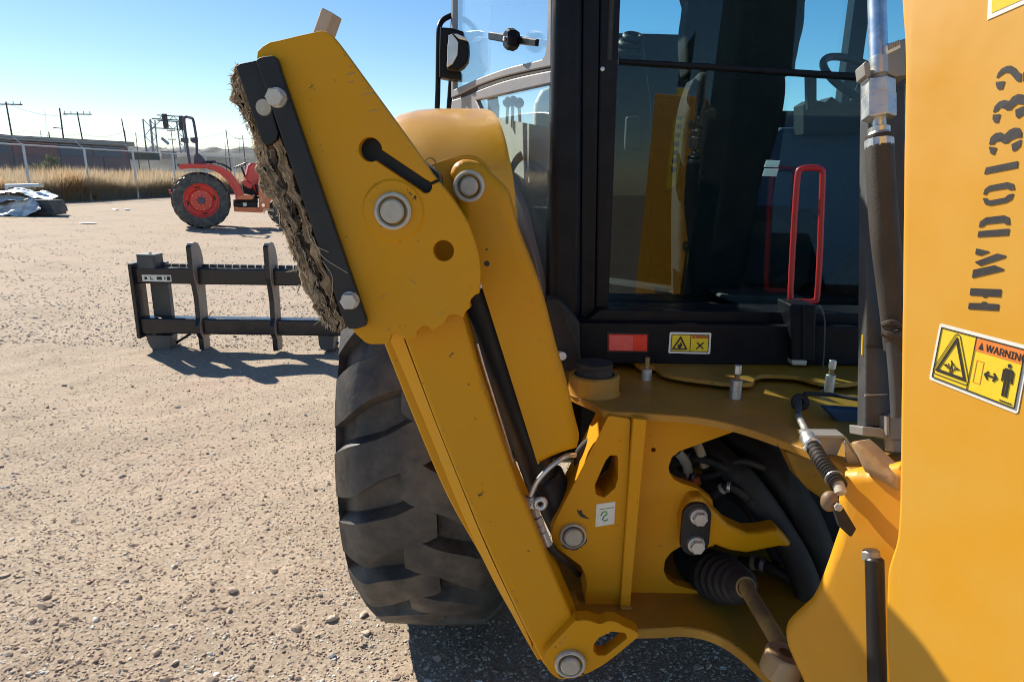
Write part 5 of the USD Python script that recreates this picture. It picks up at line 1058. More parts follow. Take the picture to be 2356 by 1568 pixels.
big = [('warning_decal', 'b', rrect(0, 0, A1, 1, .05)), ('decal_outline', 'k', rrect(.055, .055, A1 - .055, .945, .02).difference(rrect(.075, .075, A1 - .075, .925, .01))), ('decal_field', 'y', rrect(.06, .06, A1 - .06, .94, .02)),
       ('decal_band', 'o', sbox(.805, .078, A1 - .078, .285)), ('decal_rule', 'k', sbox(.79, .07, .805, .93)),
       ('decal_triangle', 'k', triang.buffer(.015).difference(triang.buffer(-.035)).union(triang.buffer(.07).difference(triang.buffer(.058)))),
       ('decal_crush_sign', 'k', shapely.union_all([stroke([(.25, .665), (.335, .665)], .016), Polygon([(.30, .635), (.345, .665), (.30, .695)]), stroke([(.355, .62), (.355, .71)], .016), stroke([(.60, .665), (.515, .665)], .016), Polygon([(.55, .635), (.505, .665), (.55, .695)]), stroke([(.495, .62), (.495, .71)], .016),
           stroke([(.40, .56), (.43, .62), (.47, .60)], .022), stroke([(.43, .61), (.41, .68), (.37, .69)], .026), stroke([(.42, .66), (.46, .70), (.45, .76)], .022), stroke([(.41, .67), (.41, .76)], .02)])),
       ('decal_alert_sign', 'k', Polygon([(.87, .245), (.965, .245), (.918, .13)]).difference(stroke([(.918, .16), (.918, .21)], .014))),
       ('decal_lettering', 'k', text_shape('WARNING', 1.00, .245, .105)),
       ('decal_machine_outline', 'o', sbox(.88, .42, 1.02, .78).difference(sbox(.89, .43, 1.01, .77))),
       ('decal_arrow', 'k', shapely.union_all([stroke([(1.09, .60), (1.27, .60)], .03), stroke([(1.135, .54), (1.075, .60), (1.135, .66)], .032), stroke([(1.225, .54), (1.285, .60), (1.225, .66)], .032)])),
       ('decal_person_sign', 'k', person(1.46, .60, .56)), ('decal_small_print', 'k', shapely.union_all([sbox(1.40 + .035 * i, .885, 1.425 + .035 * i, .905) for i in range(6)]))]
small = [('warning_decal', 'b', rrect(0, 0, 1.95, 1, .07)), ('decal_outline', 'k', rrect(.09, .09, 1.86, .91, .03).difference(rrect(.125, .125, 1.825, .875, .02))), ('decal_field', 'y', rrect(.1, .1, 1.85, .9, .03)),
         ('decal_band', 'o', sbox(1.04, .13, 1.82, .28)), ('decal_rule', 'k', sbox(.985, .11, 1.02, .89)),
         ('decal_triangle', 'k', Polygon([(.53, .2), (.86, .80), (.17, .80)]).buffer(.02).difference(Polygon([(.53, .2), (.86, .80), (.17, .80)]).buffer(-.055))),
         ('decal_hand_sign', 'k', shapely.union_all([Polygon([(.42, .56), (.55, .58), (.60, .46), (.62, .66), (.52, .76), (.40, .70)]), stroke([(.50, .46), (.56, .58)], .04)])),
         ('decal_cross_sign', 'k', shapely.union_all([stroke([(1.30, .46), (1.62, .76)], .06), stroke([(1.62, .46), (1.28, .78)], .06), Point(1.45, .60).buffer(.07)])),
         ('decal_lettering', 'k', shapely.union_all([Polygon([(1.10, .25), (1.20, .25), (1.15, .16)]), text_shape('WARNING', 1.24, .245, .085)]))]
decal(cab, fS, [(1541, 763.5), (1636.5, 765), (1633.5, 814), (1537.5, 812)], small, -.0005, 1.95)
# ---- red escape-hammer style handle, its housing and cable
hd_ = 1.888
loop = spline([(1836, 400), (1842, 390), (1856, 386.5), (1878, 386.5), (1890, 391), (1893, 404), (1890, 480), (1886, 590), (1880, 682), (1874, 692), (1864, 694), (1834, 693.5), (1823, 691), (1819, 680), (1823, 590), (1830, 470)], 5, closed=True)
obj('red_handle', tube([Py(u, v, hd_) for u, v in loop], .0078, 12, closed=True), 'red_handle', cab, smooth=True)
obj('handle_housing', prism(pxpoly([(1818, 700), (1879, 702), (1876, 832), (1822, 831)], FY(1.77), 0, .004), FY(1.77), 0, .09, .006, 3), 'cab_black', cab)
obj('housing_rib', prism(pxpoly([(1846, 706), (1852, 706), (1851, 828), (1846, 828)], FY(1.766), 0, .001), FY(1.766), 0, .01, .002), 'cab_black', cab)
obj('housing_foot', prism(pxpoly([(1822, 828), (1858, 829), (1856, 841), (1824, 840)], FY(1.768), 0, .002), FY(1.768), 0, .05, .003), 'pin_steel', cab)
obj('cable', tube(spline([Py(1884, 701, 1.80), Py(1892, 712, 1.79), Py(1897, 740, 1.785), Py(1896, 800, 1.775), Py(1892, 860, 1.75), Py(1890, 905, 1.62)], 6), .0022, 7), 'grey_plastic', cab)
for (u0, v0, u1, v1) in ((1765, 368, 1797, 385), (1761, 387, 1793, 406)):
    o = obj('window_sticker', prism(Polygon([FY(YG).uv(*q) for q in [(u0, v0), (u1, v0 + 1), (u1 - 5, v1), (u0 - 6, v1 - 1)]]), FY(YG), .0055, .0062, 0), 'paper_label', cab)
# ---- cab shell and what stands inside it
obj('floor', box((.70, 2.75, 1.075), (1.5, 1.3, .04)), 'dark_trim', cab)
obj('roof', box((.70, 2.75, 2.72), (1.75, 1.7, .14), c=.03), 'black_paint', cab)
obj('front_wall', prism(pxpoly([(1340, 74), (1588, 80), (1596, 250), (2130, 262), (2130, 760), (1340, 760)], FY(3.38), 0, 0), FY(3.38), 0, .04, .004), 'dark_trim', cab)
obj('windscreen', prism(pxpoly([(1330, -200), (2130, -200), (2130, 262), (1340, 250)], FY(3.40), 0, 0), FY(3.40), 0, .005, 0), 'window_glass', cab, smooth=False)
obj('side_wall', box((1.47, 2.75, 1.45), (.05, 1.3, .75)), 'dark_trim', cab)
for (x, y) in ((1.50, 3.38), (1.48, 2.0)): obj('cab_post', beam((x, y, 1.05), (x, y, 2.7), .07, .07, (0, 1, 0)), 'cab_black', cab)
obj('dash_console', prism(pxpoly([(1404, 74), (1480, 76), (1486, 130), (1500, 240), (1495, 745), (1380, 745)], FY(2.95), 0, .01), FY(2.95), 0, .25, .02, 2), 'dark_trim', cab)
for k in range(3): obj('vent_ring', lathe([(.040 - .006 * k + .010 * math.cos(q), .010 * math.sin(q)) for q in np.linspace(0, 2 * math.pi, 10)], Py(1447 + k * 5, 117 - k * 16, 2.6), (.1, -.5, 1), 22), 'dark_trim', cab, smooth=True)
obj('dark_pad', prism(pxpoly([(1442, 268), (1470, 266), (1474, 275), (1472, 338), (1466, 346), (1440, 345), (1438, 335)], FY(2.6), 0, .006), FY(2.6), 0, .03, .01, 3), 'dark_trim', cab)
seat = [(1566, 760), (1566, 500), (1573, 342), (1580, 262), (1594, 205), (1613, 165), (1640, 152), (1700, 150), (1780, 152), (1812, 165), (1817, 200), (1811, 250), (1797, 310), (1781, 365), (1757, 430), (1742, 520), (1718, 640), (1700, 760)]
obj('seat_back', prism(pxpoly(smooth_px(seat, 3), FY(2.42), 0, .012), FY(2.42), 0, .15, .045, 6), 'seat_fabric', cab, smooth=60)
obj('head_rest', prism(pxpoly(smooth_px([(1584, 170), (1579, 110), (1580, 60), (1588, 0), (1590, -90), (1862, -90), (1860, 0), (1857, 54), (1847, 95), (1838, 140), (1822, 172), (1700, 180)], 3), FY(2.47), 0, .012), FY(2.47), 0, .12, .035, 5), 'seat_fabric', cab, smooth=60)
obj('seat_base', box((.92, 2.78, 1.25), (.38, .5, .3), c=.04), 'dark_trim', cab)
obj('floor_tray', prism(pxpoly([(1652, 683), (1660, 676), (1850, 683), (1860, 700), (1700, 702)], FY(2.3), 0, .004), FY(2.3), 0, .2, .006, 2), 'interior_grey', cab)
obj('reflection_panel', prism(pxpoly([(1690, 352), (1760, 320), (1800, 292), (2130, 296), (2130, 760), (1660, 760)], FY(2.85), 0, .01), FY(2.85), 0, .05, .02, 3), 'reflection_tray_blue', cab)  # blue panel added to stand in for a reflection in the rear glass
sw = Py(1995, 190, 2.75)
obj('steering_wheel', lathe([(.175 + .014 * math.cos(q), .014 * math.sin(q)) for q in np.linspace(0, 2 * math.pi, 10)], sw, (.25, -.55, .8), 34), 'dark_trim', cab, smooth=True)
obj('steering_post', tube([sw, sw + np.array([.0, .25, -.30])], .03, 10), 'dark_trim', cab)
obj('mirror_post', prism(pxpoly([(1858, 166), (1880, 168), (1880, 250), (1860, 252)], FY(2.7), 0, .002), FY(2.7), 0, .03, .004), 'dark_trim', cab)
obj('control_box', prism(pxpoly([(1850, 240), (1870, 228), (1900, 235), (1915, 222), (1935, 236), (1990, 225), (1990, 310), (1850, 310)], FY(2.75), 0, .004), FY(2.75), 0, .1, .006), 'dark_trim', cab)
# ---- angled left quarter with its two panes
A_, B_ = Py(1264, 350, 1.92), Py(1042, 350, 2.70); ex = A_ - B_; ex[2] = 0
fQ = Frame(A_, ex, (0, 0, 1))
qf = group_part('quarter_window', cab) if False else None
obj('upper_quarter_pane', prism(pxpoly([(1043, -90), (1272, -90), (1272, 150), (1200, 168), (1120, 192), (1043, 222)], fQ, 0, 0), fQ, .012, .017, 0), 'side_glass', cab, smooth=False)
obj('lower_quarter_pane', prism(pxpoly([(1090, 222), (1272, 180), (1256, 720), (1240, 690)], fQ, 0, 0), fQ, .012, .017, 0), 'side_glass', cab, smooth=False)
obj('quarter_upper_frame', prism(pxpoly(smooth_px([(1041, 226), (1064, 216), (1105, 196), (1161, 177), (1217, 164), (1272, 153)], 3) + [(1274, -90), (1266, -90)] + smooth_px([(1264, 60), (1259.7, 118), (1253, 133), (1244, 139), (1180, 154), (1120, 174.5), (1070, 196), (1046, 207)], 3) + [(1046, -90), (1041, -90)], fQ, 0, 0), fQ, -.006, .012, .003), 'frame_plastic_flare', cab)
obj('quarter_seal', prism(pxpoly(smooth_px([(1043, 231), (1072, 222), (1105, 208), (1161, 188), (1217, 174), (1272, 163)], 3) + smooth_px([(1272, 153), (1217, 164), (1161, 177), (1105, 196), (1064, 216), (1041, 226)], 3), fQ, 0, 0), fQ, -.002, .02, .002), 'rubber', cab)
obj('quarter_lower_frame', prism(pxpoly(smooth_px([(1043, 231), (1072, 222), (1105, 208), (1161, 188), (1217, 174), (1272, 163)], 3) + [(1272, 192), (1097.6, 231), (1136, 316), (1206, 478), (1252, 668), (1256, 740), (1238, 740), (1150, 560), (1080, 420), (1043, 290)], fQ, 0, 0), fQ, -.006, .012, .003), 'frame_plastic_flare', cab)
obj('side_wall', prism(pxpoly([(1043, 285), (1100, 420), (1190, 600), (1238, 742), (1260, 800), (1040, 800)], fQ, 0, 0), fQ, .02, .05, 0), 'dark_trim', cab)
fD2 = Frame(A_ + fQ.en * .45, ex, (0, 0, 1))
obj('door_pane', prism(Polygon([fD2.uv(*q) for q in [(1045, -120), (1138, -120), (1120, 230), (1045, 260)]]), fD2, 0, .005, 0), 'side_glass', cab, smooth=False)
lt = obj('latch_arm', prism(pxpoly([(1131, 73.5), (1175, 80), (1242, 91), (1241, 107.5), (1180, 101), (1131, 92)], fQ, 0, .003), fQ, -.012, -.002, .003), 'cab_black', cab)
lo = fQ.hit(1190, 92.5, -.005)
obj('latch_knob', lathe([(0, .036), (.022, .036), (.028, .030), (.030, .012), (.024, .0), (0, 0)], lo, -fQ.en, 8), 'cab_black', lt, smooth=20)
obj('latch_screw', cyl(lo - fQ.en * .036, lo - fQ.en * .042, .006, 8), 'zinc', lt)
fI = FY(2.62)
obj('lever_console', prism(pxpoly([(1200, 350), (1290, 340), (1290, 640), (1230, 600)], FY(2.75), 0, .01), FY(2.75), 0, .2, .02, 2), 'interior_brightened', cab)
obj('added_bright_trim', [quad(Py(1096, 262, 3.0), Py(1096, 780, 2.9), Py(1300, 780, 2.12), Py(1300, 300, 2.16)), quad(Py(1300, 335, 2.16), Py(1300, 780, 2.12), Py(1330, 780, 2.4), Py(1330, 335, 2.4))], 'interior_brightened', cab)  # panel added and tilted to catch the sun and brighten the lower pane
obj('trim_strip', tube(spline([Py(1136, 290, 2.6), Py(1160, 345, 2.6), Py(1190, 430, 2.6), Py(1216, 480, 2.6)], 5), .008, 8), 'interior_brightened', cab)
obj('trim_strip', tube(spline([Py(1173, 310, 2.66), Py(1190, 370, 2.66), Py(1212, 440, 2.66)], 5), .012, 8), 'interior_brightened', cab)
for (u0, v0, u1, v1) in ((1168, 240, 1166, 285), (1180, 238, 1178, 292), (1194, 242, 1196, 283)):
    o = obj('lever', tube([Py(u0, v0, 2.6), Py(u1, v1, 2.6)], .006, 8), 'interior_brightened', cab); obj('lever_knob', trimesh.creation.icosphere(subdivisions=2, radius=.018).apply_translation(Py(u0, v0 - 5, 2.6)), 'dark_trim', o, smooth=True)
obj('arm_rest', prism(pxpoly([(1120, 215), (1142, 205), (1148, 240), (1146, 300), (1124, 280)], FY(2.8), 0, .01), FY(2.8), 0, .1, .02, 3), 'dark_trim', cab)
obj('operator_seat_edge', prism(pxpoly([(1230, 235), (1245, 205), (1290, 190), (1290, 345), (1240, 330), (1228, 290)], FY(2.7), 0, .01), FY(2.7), 0, .12, .03, 4), 'interior_brightened', cab, smooth=50)  # dark seat edge painted pale to brighten the hazy pane
obj('blue_jug', cyl(Py(1256, 402, 2.5), Py(1256, 346, 2.5), .032, 18, .008), 'blue_jug', cab, smooth=40)
obj('corner_panel', prism(pxpoly(smooth_px([(1253, 700), (1262, 688), (1285, 690), (1310, 715), (1335, 745)], 3) + [(1336, 860), (1296, 862), (1270, 780)], FY(1.79), 0, .003), FY(1.79), 0, .06, .008, 3), 'rubber', cab)
obj('panel_stud', cyl(Py(1287, 816, 1.785), Py(1294, 819, 1.75), .011, 16), 'white_print', cab)
obj('drain_cable', tube(spline([Py(1290, 700, 1.78), Py(1308, 750, 1.78), Py(1330, 800, 1.78), Py(1335, 840, 1.78)], 6), .003, 7), 'rubber', cab)
# ---- work lamp on its tube bracket
ml_ = group_part('work_lamp', bh)
obj('bracket_tube', tube(spline([Py(1048, 34, 2.72), Py(1034, 38, 2.70), Py(1018, 48, 2.68), Py(1010.5, 66, 2.66), Py(1009, 110, 2.66), Py(1007.5, 200, 2.66), Py(1005, 275, 2.66)], 6), .0095, 10), 'cab_black', ml_, smooth=True)
obj('bracket_tube', tube([Py(1043, 40, 2.74), Py(1038, 180, 2.74), Py(1031, 275, 2.74)], .0095, 10), 'cab_black', ml_, smooth=True)
fM = FY(2.60)
obj('lamp_back', prism(pxpoly([(1012, 62), (1040, 64), (1066, 72), (1066, 84), (1058, 84), (1050, 160), (1061, 166), (1061, 184), (1036, 183), (1010, 178)], fM, 0, .003), fM, 0, .06, .006, 2), 'cab_black', ml_)
obj('lamp_housing', prism(pxpoly([(1032, 80), (1042, 76), (1058, 82), (1070, 92), (1078, 96), (1079, 120), (1076, 140), (1066, 153), (1052, 163), (1028, 160)], FY(2.55), 0, .004), FY(2.55), 0, .06, .010, 3), 'cab_black', ml_)
obj('lamp_lens', prism(pxpoly([(1032, 82), (1040, 79), (1050, 90), (1055, 98), (1053, 128), (1042, 148), (1028, 157), (1029, 120)], FY(2.548), 0, .003), FY(2.548), -.004, .01, .004, 2), 'zinc', ml_)
obj('lamp_rim', prism(pxpoly([(1033, 80), (1041, 76), (1056, 90), (1078, 95), (1066, 84), (1052, 78)], FY(2.546), 0, .001), FY(2.546), -.004, .008, .002), 'zinc', ml_)

# ---- boom on the right with its stencilled number and decals
bb = math.radians(62); bex = math.cos(bb) * RIGHT - math.sin(bb) * FWD; ben = math.sin(bb) * RIGHT + math.cos(bb) * FWD
fB = Frame(Pd(2075, 500, .97), bex, UP, ben)
boom_px = smooth_px([(2073, -120), (2074, 0), (2080, 87), (2081.6, 168), (2079, 335), (2077, 503), (2075.5, 642), (2072.5, 881), (2070, 1081), (2068, 1180), (2062, 1245), (2048, 1290), (2041, 1330), (2039, 1460), (2045, 1568), (2050, 1680)], 4)
e_r = [fB.uv(2560, 1680), fB.uv(2560, -120)]
bp = Polygon([fB.uv(*q) for q in boom_px] + [tuple(e_r[0]), tuple(e_r[1])]).buffer(0)
boom = obj('boom', prism(bp, fB, 0, .20, .004, 3), 'yellow_lit_paint', bh)
GL = {'two': [[(403, 165), (415, 130), (435, 105), (465, 90), (490, 87), (515, 100), (530, 120), (550, 135), (548, 182), (525, 180), (500, 150), (480, 130), (455, 128), (430, 145)], [(402, 182), (455, 178), (440, 225), (415, 228), (403, 205)], [(560, 128), (620, 112), (612, 172), (560, 182)]],
      'three': [[(385, 362), (395, 325), (420, 298), (450, 287), (480, 293), (500, 268), (530, 253), (560, 255), (580, 270), (588, 300), (555, 312), (525, 310), (500, 330), (490, 345), (462, 347), (450, 335), (425, 332), (412, 350)], [(385, 372), (430, 370), (415, 420), (395, 420), (383, 400)], [(515, 345), (570, 320), (592, 310), (587, 350), (560, 375), (530, 395), (518, 380)]],
      'three_b': [[(362, 547), (372, 505), (400, 480), (430, 475), (455, 487), (480, 462), (510, 448), (540, 450), (553, 475), (552, 505), (520, 507), (490, 520), (470, 538), (445, 540), (425, 525), (400, 530), (390, 545)], [(360, 558), (408, 565), (392, 607), (372, 600)], [(492, 545), (552, 515), (545, 555), (520, 580), (500, 586)]],
      'one': [[(345, 680), (532, 642), (528, 682), (333, 720)]],
      'zero': [[(328, 837), (338, 805), (365, 785), (470, 765), (505, 775), (513, 808), (485, 812), (465, 802), (380, 815), (355, 822), (345, 838)], [(325, 858), (350, 858), (365, 872), (455, 855), (475, 838), (508, 830), (495, 865), (460, 885), (370, 902), (340, 895)]],
      'letter_d': [[(302, 1028), (310, 995), (345, 970), (450, 958), (480, 970), (485, 1012), (460, 1012), (445, 1000), (345, 1010), (325, 1025)], [(302, 1050), (482, 1035), (475, 1075), (295, 1085)]],
      'letter_w': [[(288, 1150), (373, 1170), (315, 1192), (282, 1185)], [(277, 1230), (410, 1180), (462, 1192), (455, 1205), (310, 1252)], [(270, 1275), (395, 1248), (450, 1270), (445, 1280), (263, 1323)]],
      'letter_h': [[(255, 1382), (435, 1388), (430, 1433), (350, 1428), (348, 1436), (328, 1436), (325, 1427), (250, 1423)], [(246, 1467), (320, 1468), (323, 1460), (348, 1461), (350, 1470), (422, 1475), (416, 1513), (240, 1503)]]}
for nm, polys in GL.items():
    ms = [prism(rnd(Polygon([fB.uv(2132.7 + x * .395, 116.9 + y * .395) for x, y in q]).buffer(0), .0008), fB, -.0007, -.0003, 0) for q in polys]
    obj('stencil_' + nm.replace('_b', '').replace('letter_', 'letter_'), ms, 'stencil_black', boom, smooth=False)
decal(boom, fB, [(2163, 743), (2371.6, 797), (2342, 952.6), (2138, 872)], big, -.0004, A1)
tp = [(2277, -60), (2271.7, 47), (2420, -18), (2420, -60)]
obj('corner_decal', prism(Polygon([fB.uv(*q) for q in tp]).buffer(0), fB, -.0007, -.0003, 0), 'white_print', boom, smooth=False)
obj('corner_decal_field', prism(Polygon([fB.uv(*q) for q in [(2287, -60), (2282, 31), (2420, -29), (2420, -60)]]).buffer(0), fB, -.0011, -.0007, 0), 'decal_yellow', boom, smooth=False)
# decal strip on the boom's cab-facing side, mirrored in the rear window
e0 = fB.hit(2076, 500); fE2 = Frame(e0, ben, UP, bex); zz = lambda z: (z - e0[2]) / UP[2]
obj('side_decal', prism(Polygon([(.085, zz(1.46)), (.130, zz(1.49)), (.130, zz(1.84)), (.085, zz(1.84))]), fE2, -.0008, -.0003, 0), 'decal_yellow', boom, smooth=False)
obj('side_decal_box', prism(Polygon([(.085, zz(1.845)), (.130, zz(1.845)), (.130, zz(2.03)), (.085, zz(1.96))]), fE2, -.0008, -.0003, 0), 'decal_black', boom, smooth=False)
for k in range(8): obj('side_decal_mark', prism(sbox(.098, zz(1.78 - k * .032), .118, zz(1.762 - k * .032)), fE2, -.0012, -.0008, 0), 'decal_black', boom, smooth=False)
fB2 = Frame(Pd(1900, 1300, 1.22), math.cos(math.radians(47)) * RIGHT - math.sin(math.radians(47)) * FWD, UP, math.sin(math.radians(47)) * RIGHT + math.cos(math.radians(47)) * FWD)
cast = [(1934, 1084), (1990, 1082), (2100, 1120), (2100, 1700), (1880, 1700), (1842, 1575), (1816, 1518), (1800, 1472), (1804, 1432), (1836, 1398), (1864, 1370), (1890, 1310), (1914, 1240), (1926, 1200), (1920, 1150)]
obj('swing_casting', prism(rnd(Polygon([fB2.uv(*q) for q in smooth_px(cast, 3)]).buffer(0), .006), fB2, 0, .12, .022, 5), 'yellow_lit_paint', bh, smooth=50)
obj('lit_knuckle', prism(rnd(Polygon([fB2.uv(*q) for q in [(1958, 1016), (1975, 1014), (1992, 1028), (2040, 1074), (2070, 1098), (2070, 1130), (1990, 1084)]]).buffer(0), .002), fB2, -.01, .05, .012, 4), 'worn_edge_paint', bh, smooth=50)
obj('link_cylinder', cyl(fB2.hit(2012, 1282, -.035), fB2.hit(2020, 1640, -.035), .0145, 22, .003), 'black_paint', bh, smooth=40)
obj('link_cap', cyl(fB2.hit(2002, 1262, -.03), fB2.hit(2006, 1292, -.03), .014, 20, .004), 'grey_bracket', bh, smooth=40)
# ---- hydraulic line, hose and guard beside the boom
ln = group_part('hydraulic_line', bh); yl = 1.27
def L(u, v, dy=0): return Pd(u, v, (yl + dy) / 1.02)
def HF(y): return Frame(Pd(2000, 500, y / 1.02), RIGHT, UP, FWD)
px = .00078
obj('chrome_tube', cyl(L(2015, -80), L(2023, 172), 20 * px, 28, .001), 'chrome', ln, smooth=40)
obj('collar', cyl(L(2022, 133), L(2023.5, 174), 21.5 * px, 28, .001), 'zinc', ln, smooth=40)
obj('neck', cyl(L(2023, 172), L(2023, 190), 18 * px, 24), 'grey_bracket', ln)
obj('hex_nut', hexnut(L(2021, 188), L(2021.5, 220), 35 * px), 'zinc', ln, smooth=False)
obj('hex_nut', hexnut(L(2021.5, 219), L(2022, 273), 36 * px), 'zinc', ln, smooth=False)
obj('neck', cyl(L(2022, 270), L(2022.5, 292), 15 * px, 20), 'zinc', ln, smooth=40)
obj('ferrule', lathe([(.010, 0), (24 * px, .004), (23 * px, .012), (25 * px, .016), (0, .016)], L(2022, 290), L(2023, 316) - L(2022, 290), 24), 'zinc', ln, smooth=20)
obj('ferrule_ring', cyl(L(2022, 312), L(2022.5, 322), 30 * px, 24), 'rubber', ln)
obj('hose_clamp', hexnut(L(2022.5, 321), L(2023, 343), 31 * px, 14), 'zinc', ln, smooth=False)
obj('hose', tube(spline([L(2023, 338), L(2027, 420), L(2036, 540), L(2048, 640, .01), L(2058, 720, .02), L(2066, 800, .04)], 8), 31 * px, 20), 'hose_rubber', ln, smooth=True)
obj('hose_guard', prism(pxpoly([(1998, 160), (2084, 160), (2084, 985), (1991, 982), (1994, 650), (1996, 400)], HF(1.3350), 0, .003), HF(1.3350), 0, .03, .005, 3), 'grey_plastic', ln)
obj('guard_seam', prism(pxpoly([(1992, 796), (2040, 798), (2040, 801), (1992, 799)], HF(1.3320), 0, 0), HF(1.3320), 0, .004, 0), 'rubber', ln)
obj('guard_band', prism(pxpoly([(1991, 907), (2042, 904), (2042, 908), (1991, 911)], HF(1.3310), 0, 0), HF(1.3310), 0, .005, .0005), 'grey_bracket', ln)
obj('lower_sleeve', tube(spline([L(2054, 770, .03), L(2062, 860, .03), L(2068, 960, .03)], 5), 17 * px, 16), 'grey_plastic', ln, smooth=True)
obj('sleeve_tie', tube(spline([L(2030, 748, .0), L(2052, 742, -.01), L(2074, 752, 0)], 4), .006, 8), 'hose_rubber', ln)
obj('sleeve_tie', tube(spline([L(2032, 764, .0), L(2052, 772, -.01), L(2074, 764, 0)], 4), .008, 8), 'hose_rubber', ln)
obj('clamp_foot', prism(pxpoly([(1984, 981), (2041, 986), (2041, 1006), (1985, 1002)], HF(1.3200), 0, .002), HF(1.3200), 0, .05, .002, 2), 'grey_bracket', ln)
obj('clamp_flange', prism(pxpoly([(2040, 957), (2046, 957), (2046, 1001), (2040, 1001)], HF(1.3100), 0, .001), HF(1.3100), 0, .05, .001), 'grey_bracket', ln)
obj('clamp_block', prism(pxpoly([(2046, 951), (2090, 951), (2090, 1012), (2046, 1012)], HF(1.3230), 0, .002), HF(1.3230), 0, .05, .002), 'grey_bracket', ln)
obj('clamp_leg', prism(pxpoly([(2054, 1010), (2080, 1010), (2080, 1042), (2056, 1040)], HF(1.3270), 0, .001), HF(1.3270), 0, .03, .002), 'grey_bracket', ln)
br_ = obj('tube_bracket', prism(pxpoly([(2040, 100), (2095, 84), (2095, 172), (2060, 176), (2040, 168)], HF(1.2550), 0, .003), HF(1.2550), 0, .05, .004, 2), 'grey_bracket', ln)
obj('grip_plate', prism(pxpoly([(2040, 104), (2071, 90), (2073, 109), (2041, 124)], HF(1.2510), 0, .001), HF(1.2510), 0, .006, .0015), 'white_print', ln)
for k in range(7): obj('grip_ridge', prism(pxpoly([(2043 + 4 * k, 104 - 1.8 * k), (2045 + 4 * k, 103 - 1.8 * k), (2046 + 4 * k, 115 - 1.9 * k), (2044 + 4 * k, 116 - 1.9 * k)], HF(1.2505), 0, 0), HF(1.2498), 0, .001, 0), 'grey_bracket', ln)
obj('tube_clip', prism(pxpoly([(1987, 146), (1993, 140), (2002, 141), (2004, 158), (2000, 178), (1990, 174)], HF(1.2550), 0, .002), HF(1.2550), 0, .03, .003, 2), 'grey_bracket', ln)
obj('lower_decal_edge', prism(pxpoly([(1984, 770), (1992, 768), (1992, 820), (1983, 816)], HF(1.3450), 0, .001), HF(1.3450), 0, .002, 0), 'decal_yellow', ln)
# ---- lock rod with its spring boot, bracket and ball joint
rd = group_part('lock_rod', bh); yr = 1.36
def R(u, v, dy=0): return Py(u, v, float(np.interp(v, [920, 960, 1005, 1060, 1110, 1170], [1.49, 1.39, 1.25, 1.15, 1.09, 1.06])) + dy)
obj('grommet', lathe([(.006, 0), (.019, .0), (.0205, .004), (.0195, .010), (.012, .013), (.006, .013)], R(1839, 925, .03), (-.05, -1, .35), 28), 'rubber', rd, smooth=30)
obj('rod_sheath', cyl(R(1838, 922), R(1836, 959), .0062, 14), 'grey_plastic', rd, smooth=40)
obj('rod', cyl(R(1837, 957), R(1861, 1004), .0068, 16), 'zinc', rd, smooth=40)
obj('bracket_top', prism(pxpoly([(1855, 1004), (1862, 1001), (1943, 1002), (1948, 1006), (1986, 1070), (1981, 1073), (1943, 1008), (1862, 1008), (1855, 1012)], FY(1.215), 0, .001), FY(1.215), 0, .035, .001), 'grey_bracket', rd)
obj('bracket_face', prism(pxpoly([(1868, 1007), (1943, 1007), (1926, 1048), (1880, 1044)], FY(1.225), 0, .001), FY(1.225), 0, .004, .001), 'grey_bracket', rd)
obj('bracket_cheek', prism(pxpoly([(1944, 1010), (1984, 1076), (1990, 1092), (1952, 1092), (1947, 1050)], FY(1.19), 0, .001), FY(1.19), 0, .004, .001), 'grey_bracket', rd)
obj('tie_stub', cyl(R(1851, 1033, -.02), R(1857, 1027, -.02), .004, 10), 'zinc', rd)
sp = spline([R(1860, 1008, -.015), R(1872, 1030, -.015), R(1893, 1064, -.02), R(1912, 1090, -.025), R(1930, 1116, -.03)], 10)
m_ = len(sp); rads = .0115 + .0022 * np.cos(np.arange(m_) / m_ * 2 * math.pi * 15)
sp2 = np.array([np.interp(np.linspace(0, 1, 181), np.linspace(0, 1, m_), sp[:, k]) for k in range(3)]).T
obj('spring_boot', tube(sp2, .0115 + .0026 * np.cos(np.linspace(0, 1, 181) * 2 * math.pi * 17), 16), 'hose_rubber', rd, smooth=True)
obj('boot_band', tube(sp2[150:154], .0152, 14), 'zinc', rd)
obj('boot_cap', cyl(R(1857, 1004, -.015), R(1870, 1026, -.015), .0150, 18, .003), 'zinc', rd, smooth=40)
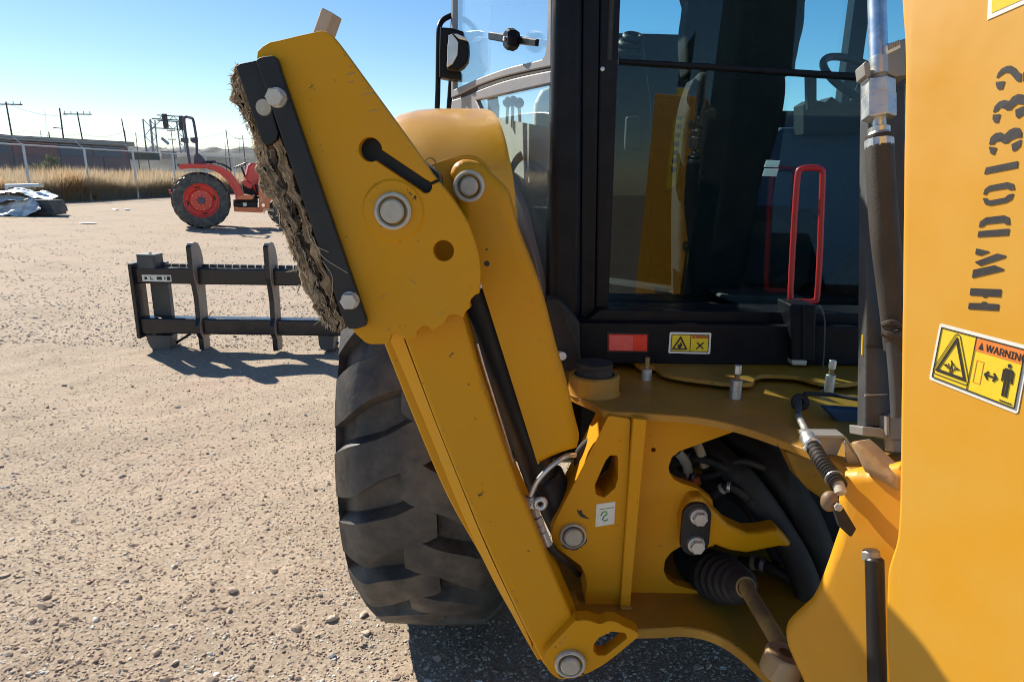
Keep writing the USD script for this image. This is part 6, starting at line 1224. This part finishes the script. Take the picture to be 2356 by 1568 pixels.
obj('rod_end', cyl(R(1926, 1108, -.03), R(1936, 1136, -.032), .0095, 14, .002), 'pin_steel', rd, smooth=40)
obj('ball_joint', trimesh.creation.icosphere(subdivisions=3, radius=.0135).apply_scale([1, 1, 1.3]).apply_translation(R(1908, 1152, -.03)), 'knob_brown', rd, smooth=True)
obj('joint_bolt', hexnut(R(1929, 1166, -.03), R(1929, 1166, -.045), .007), 'pin_steel', rd, smooth=False)
obj('clevis_arm', prism(pxpoly([(1920, 1170), (1940, 1165), (1972, 1218), (1960, 1238), (1935, 1215)], FY(1.045), 0, .003), FY(1.045), 0, .014, .003), 'rubber', rd)
obj('brake_line', tube(spline([Py(1850, 905, 1.5), Py(1890, 906, 1.5), Py(1930, 910, 1.5), Py(1995, 922, 1.45)], 6), .005, 8), 'rubber', bh, smooth=True)
obj('blue_tray', plate([(1898, 940), (1992, 946), (1992, 988), (1968, 996), (1950, 994)], 1.42, .03, .003, .003), 'reflection_tray_blue', bh)

# ---- unseen black dipper, bucket and blue box added to darken and tint glass reflection
obj('added_dark_dipper', prism(Polygon([(.02, 1.0), (.34, .92), (.48, 1.9), (.40, 2.7), (.20, 2.7), (.06, 1.9)]), Frame((1.02, 0, 0), (0, 1, 0), (0, 0, 1), (1, 0, 0)), 0, .26, .01), 'black_paint', bh)
obj('added_dark_bucket', prism(rnd(Polygon([(-.22, .35), (.05, .18), (.42, .25), (.62, .55), (.60, 1.0), (.30, 1.25), (.05, 1.1), (-.1, .7)]), .06), Frame((.90, 0, 0), (0, 1, 0), (0, 0, 1), (1, 0, 0)), 0, .62, .02), 'black_paint', bh)
bc = thing('added_blue_container', 'dark blue container added out of view behind the backhoe, mirrored in the cab window', 'container', (4.6, -5.6, 0))  # unseen box, added to supply the blue in the window reflection
obj('body', box((5.0, -6.2, 1.22), (4.6, 2.2, 2.1), c=.03), 'container_blue', bc)
for k in range(0): obj('corrugation', box((2.85 + k * .25, -5.09, 1.22), (.12, .03, 1.9)), 'container_blue', bc)
obj('base_rail', box((5.0, -6.2, .12), (4.6, 2.2, .12)), 'black_paint', bc)
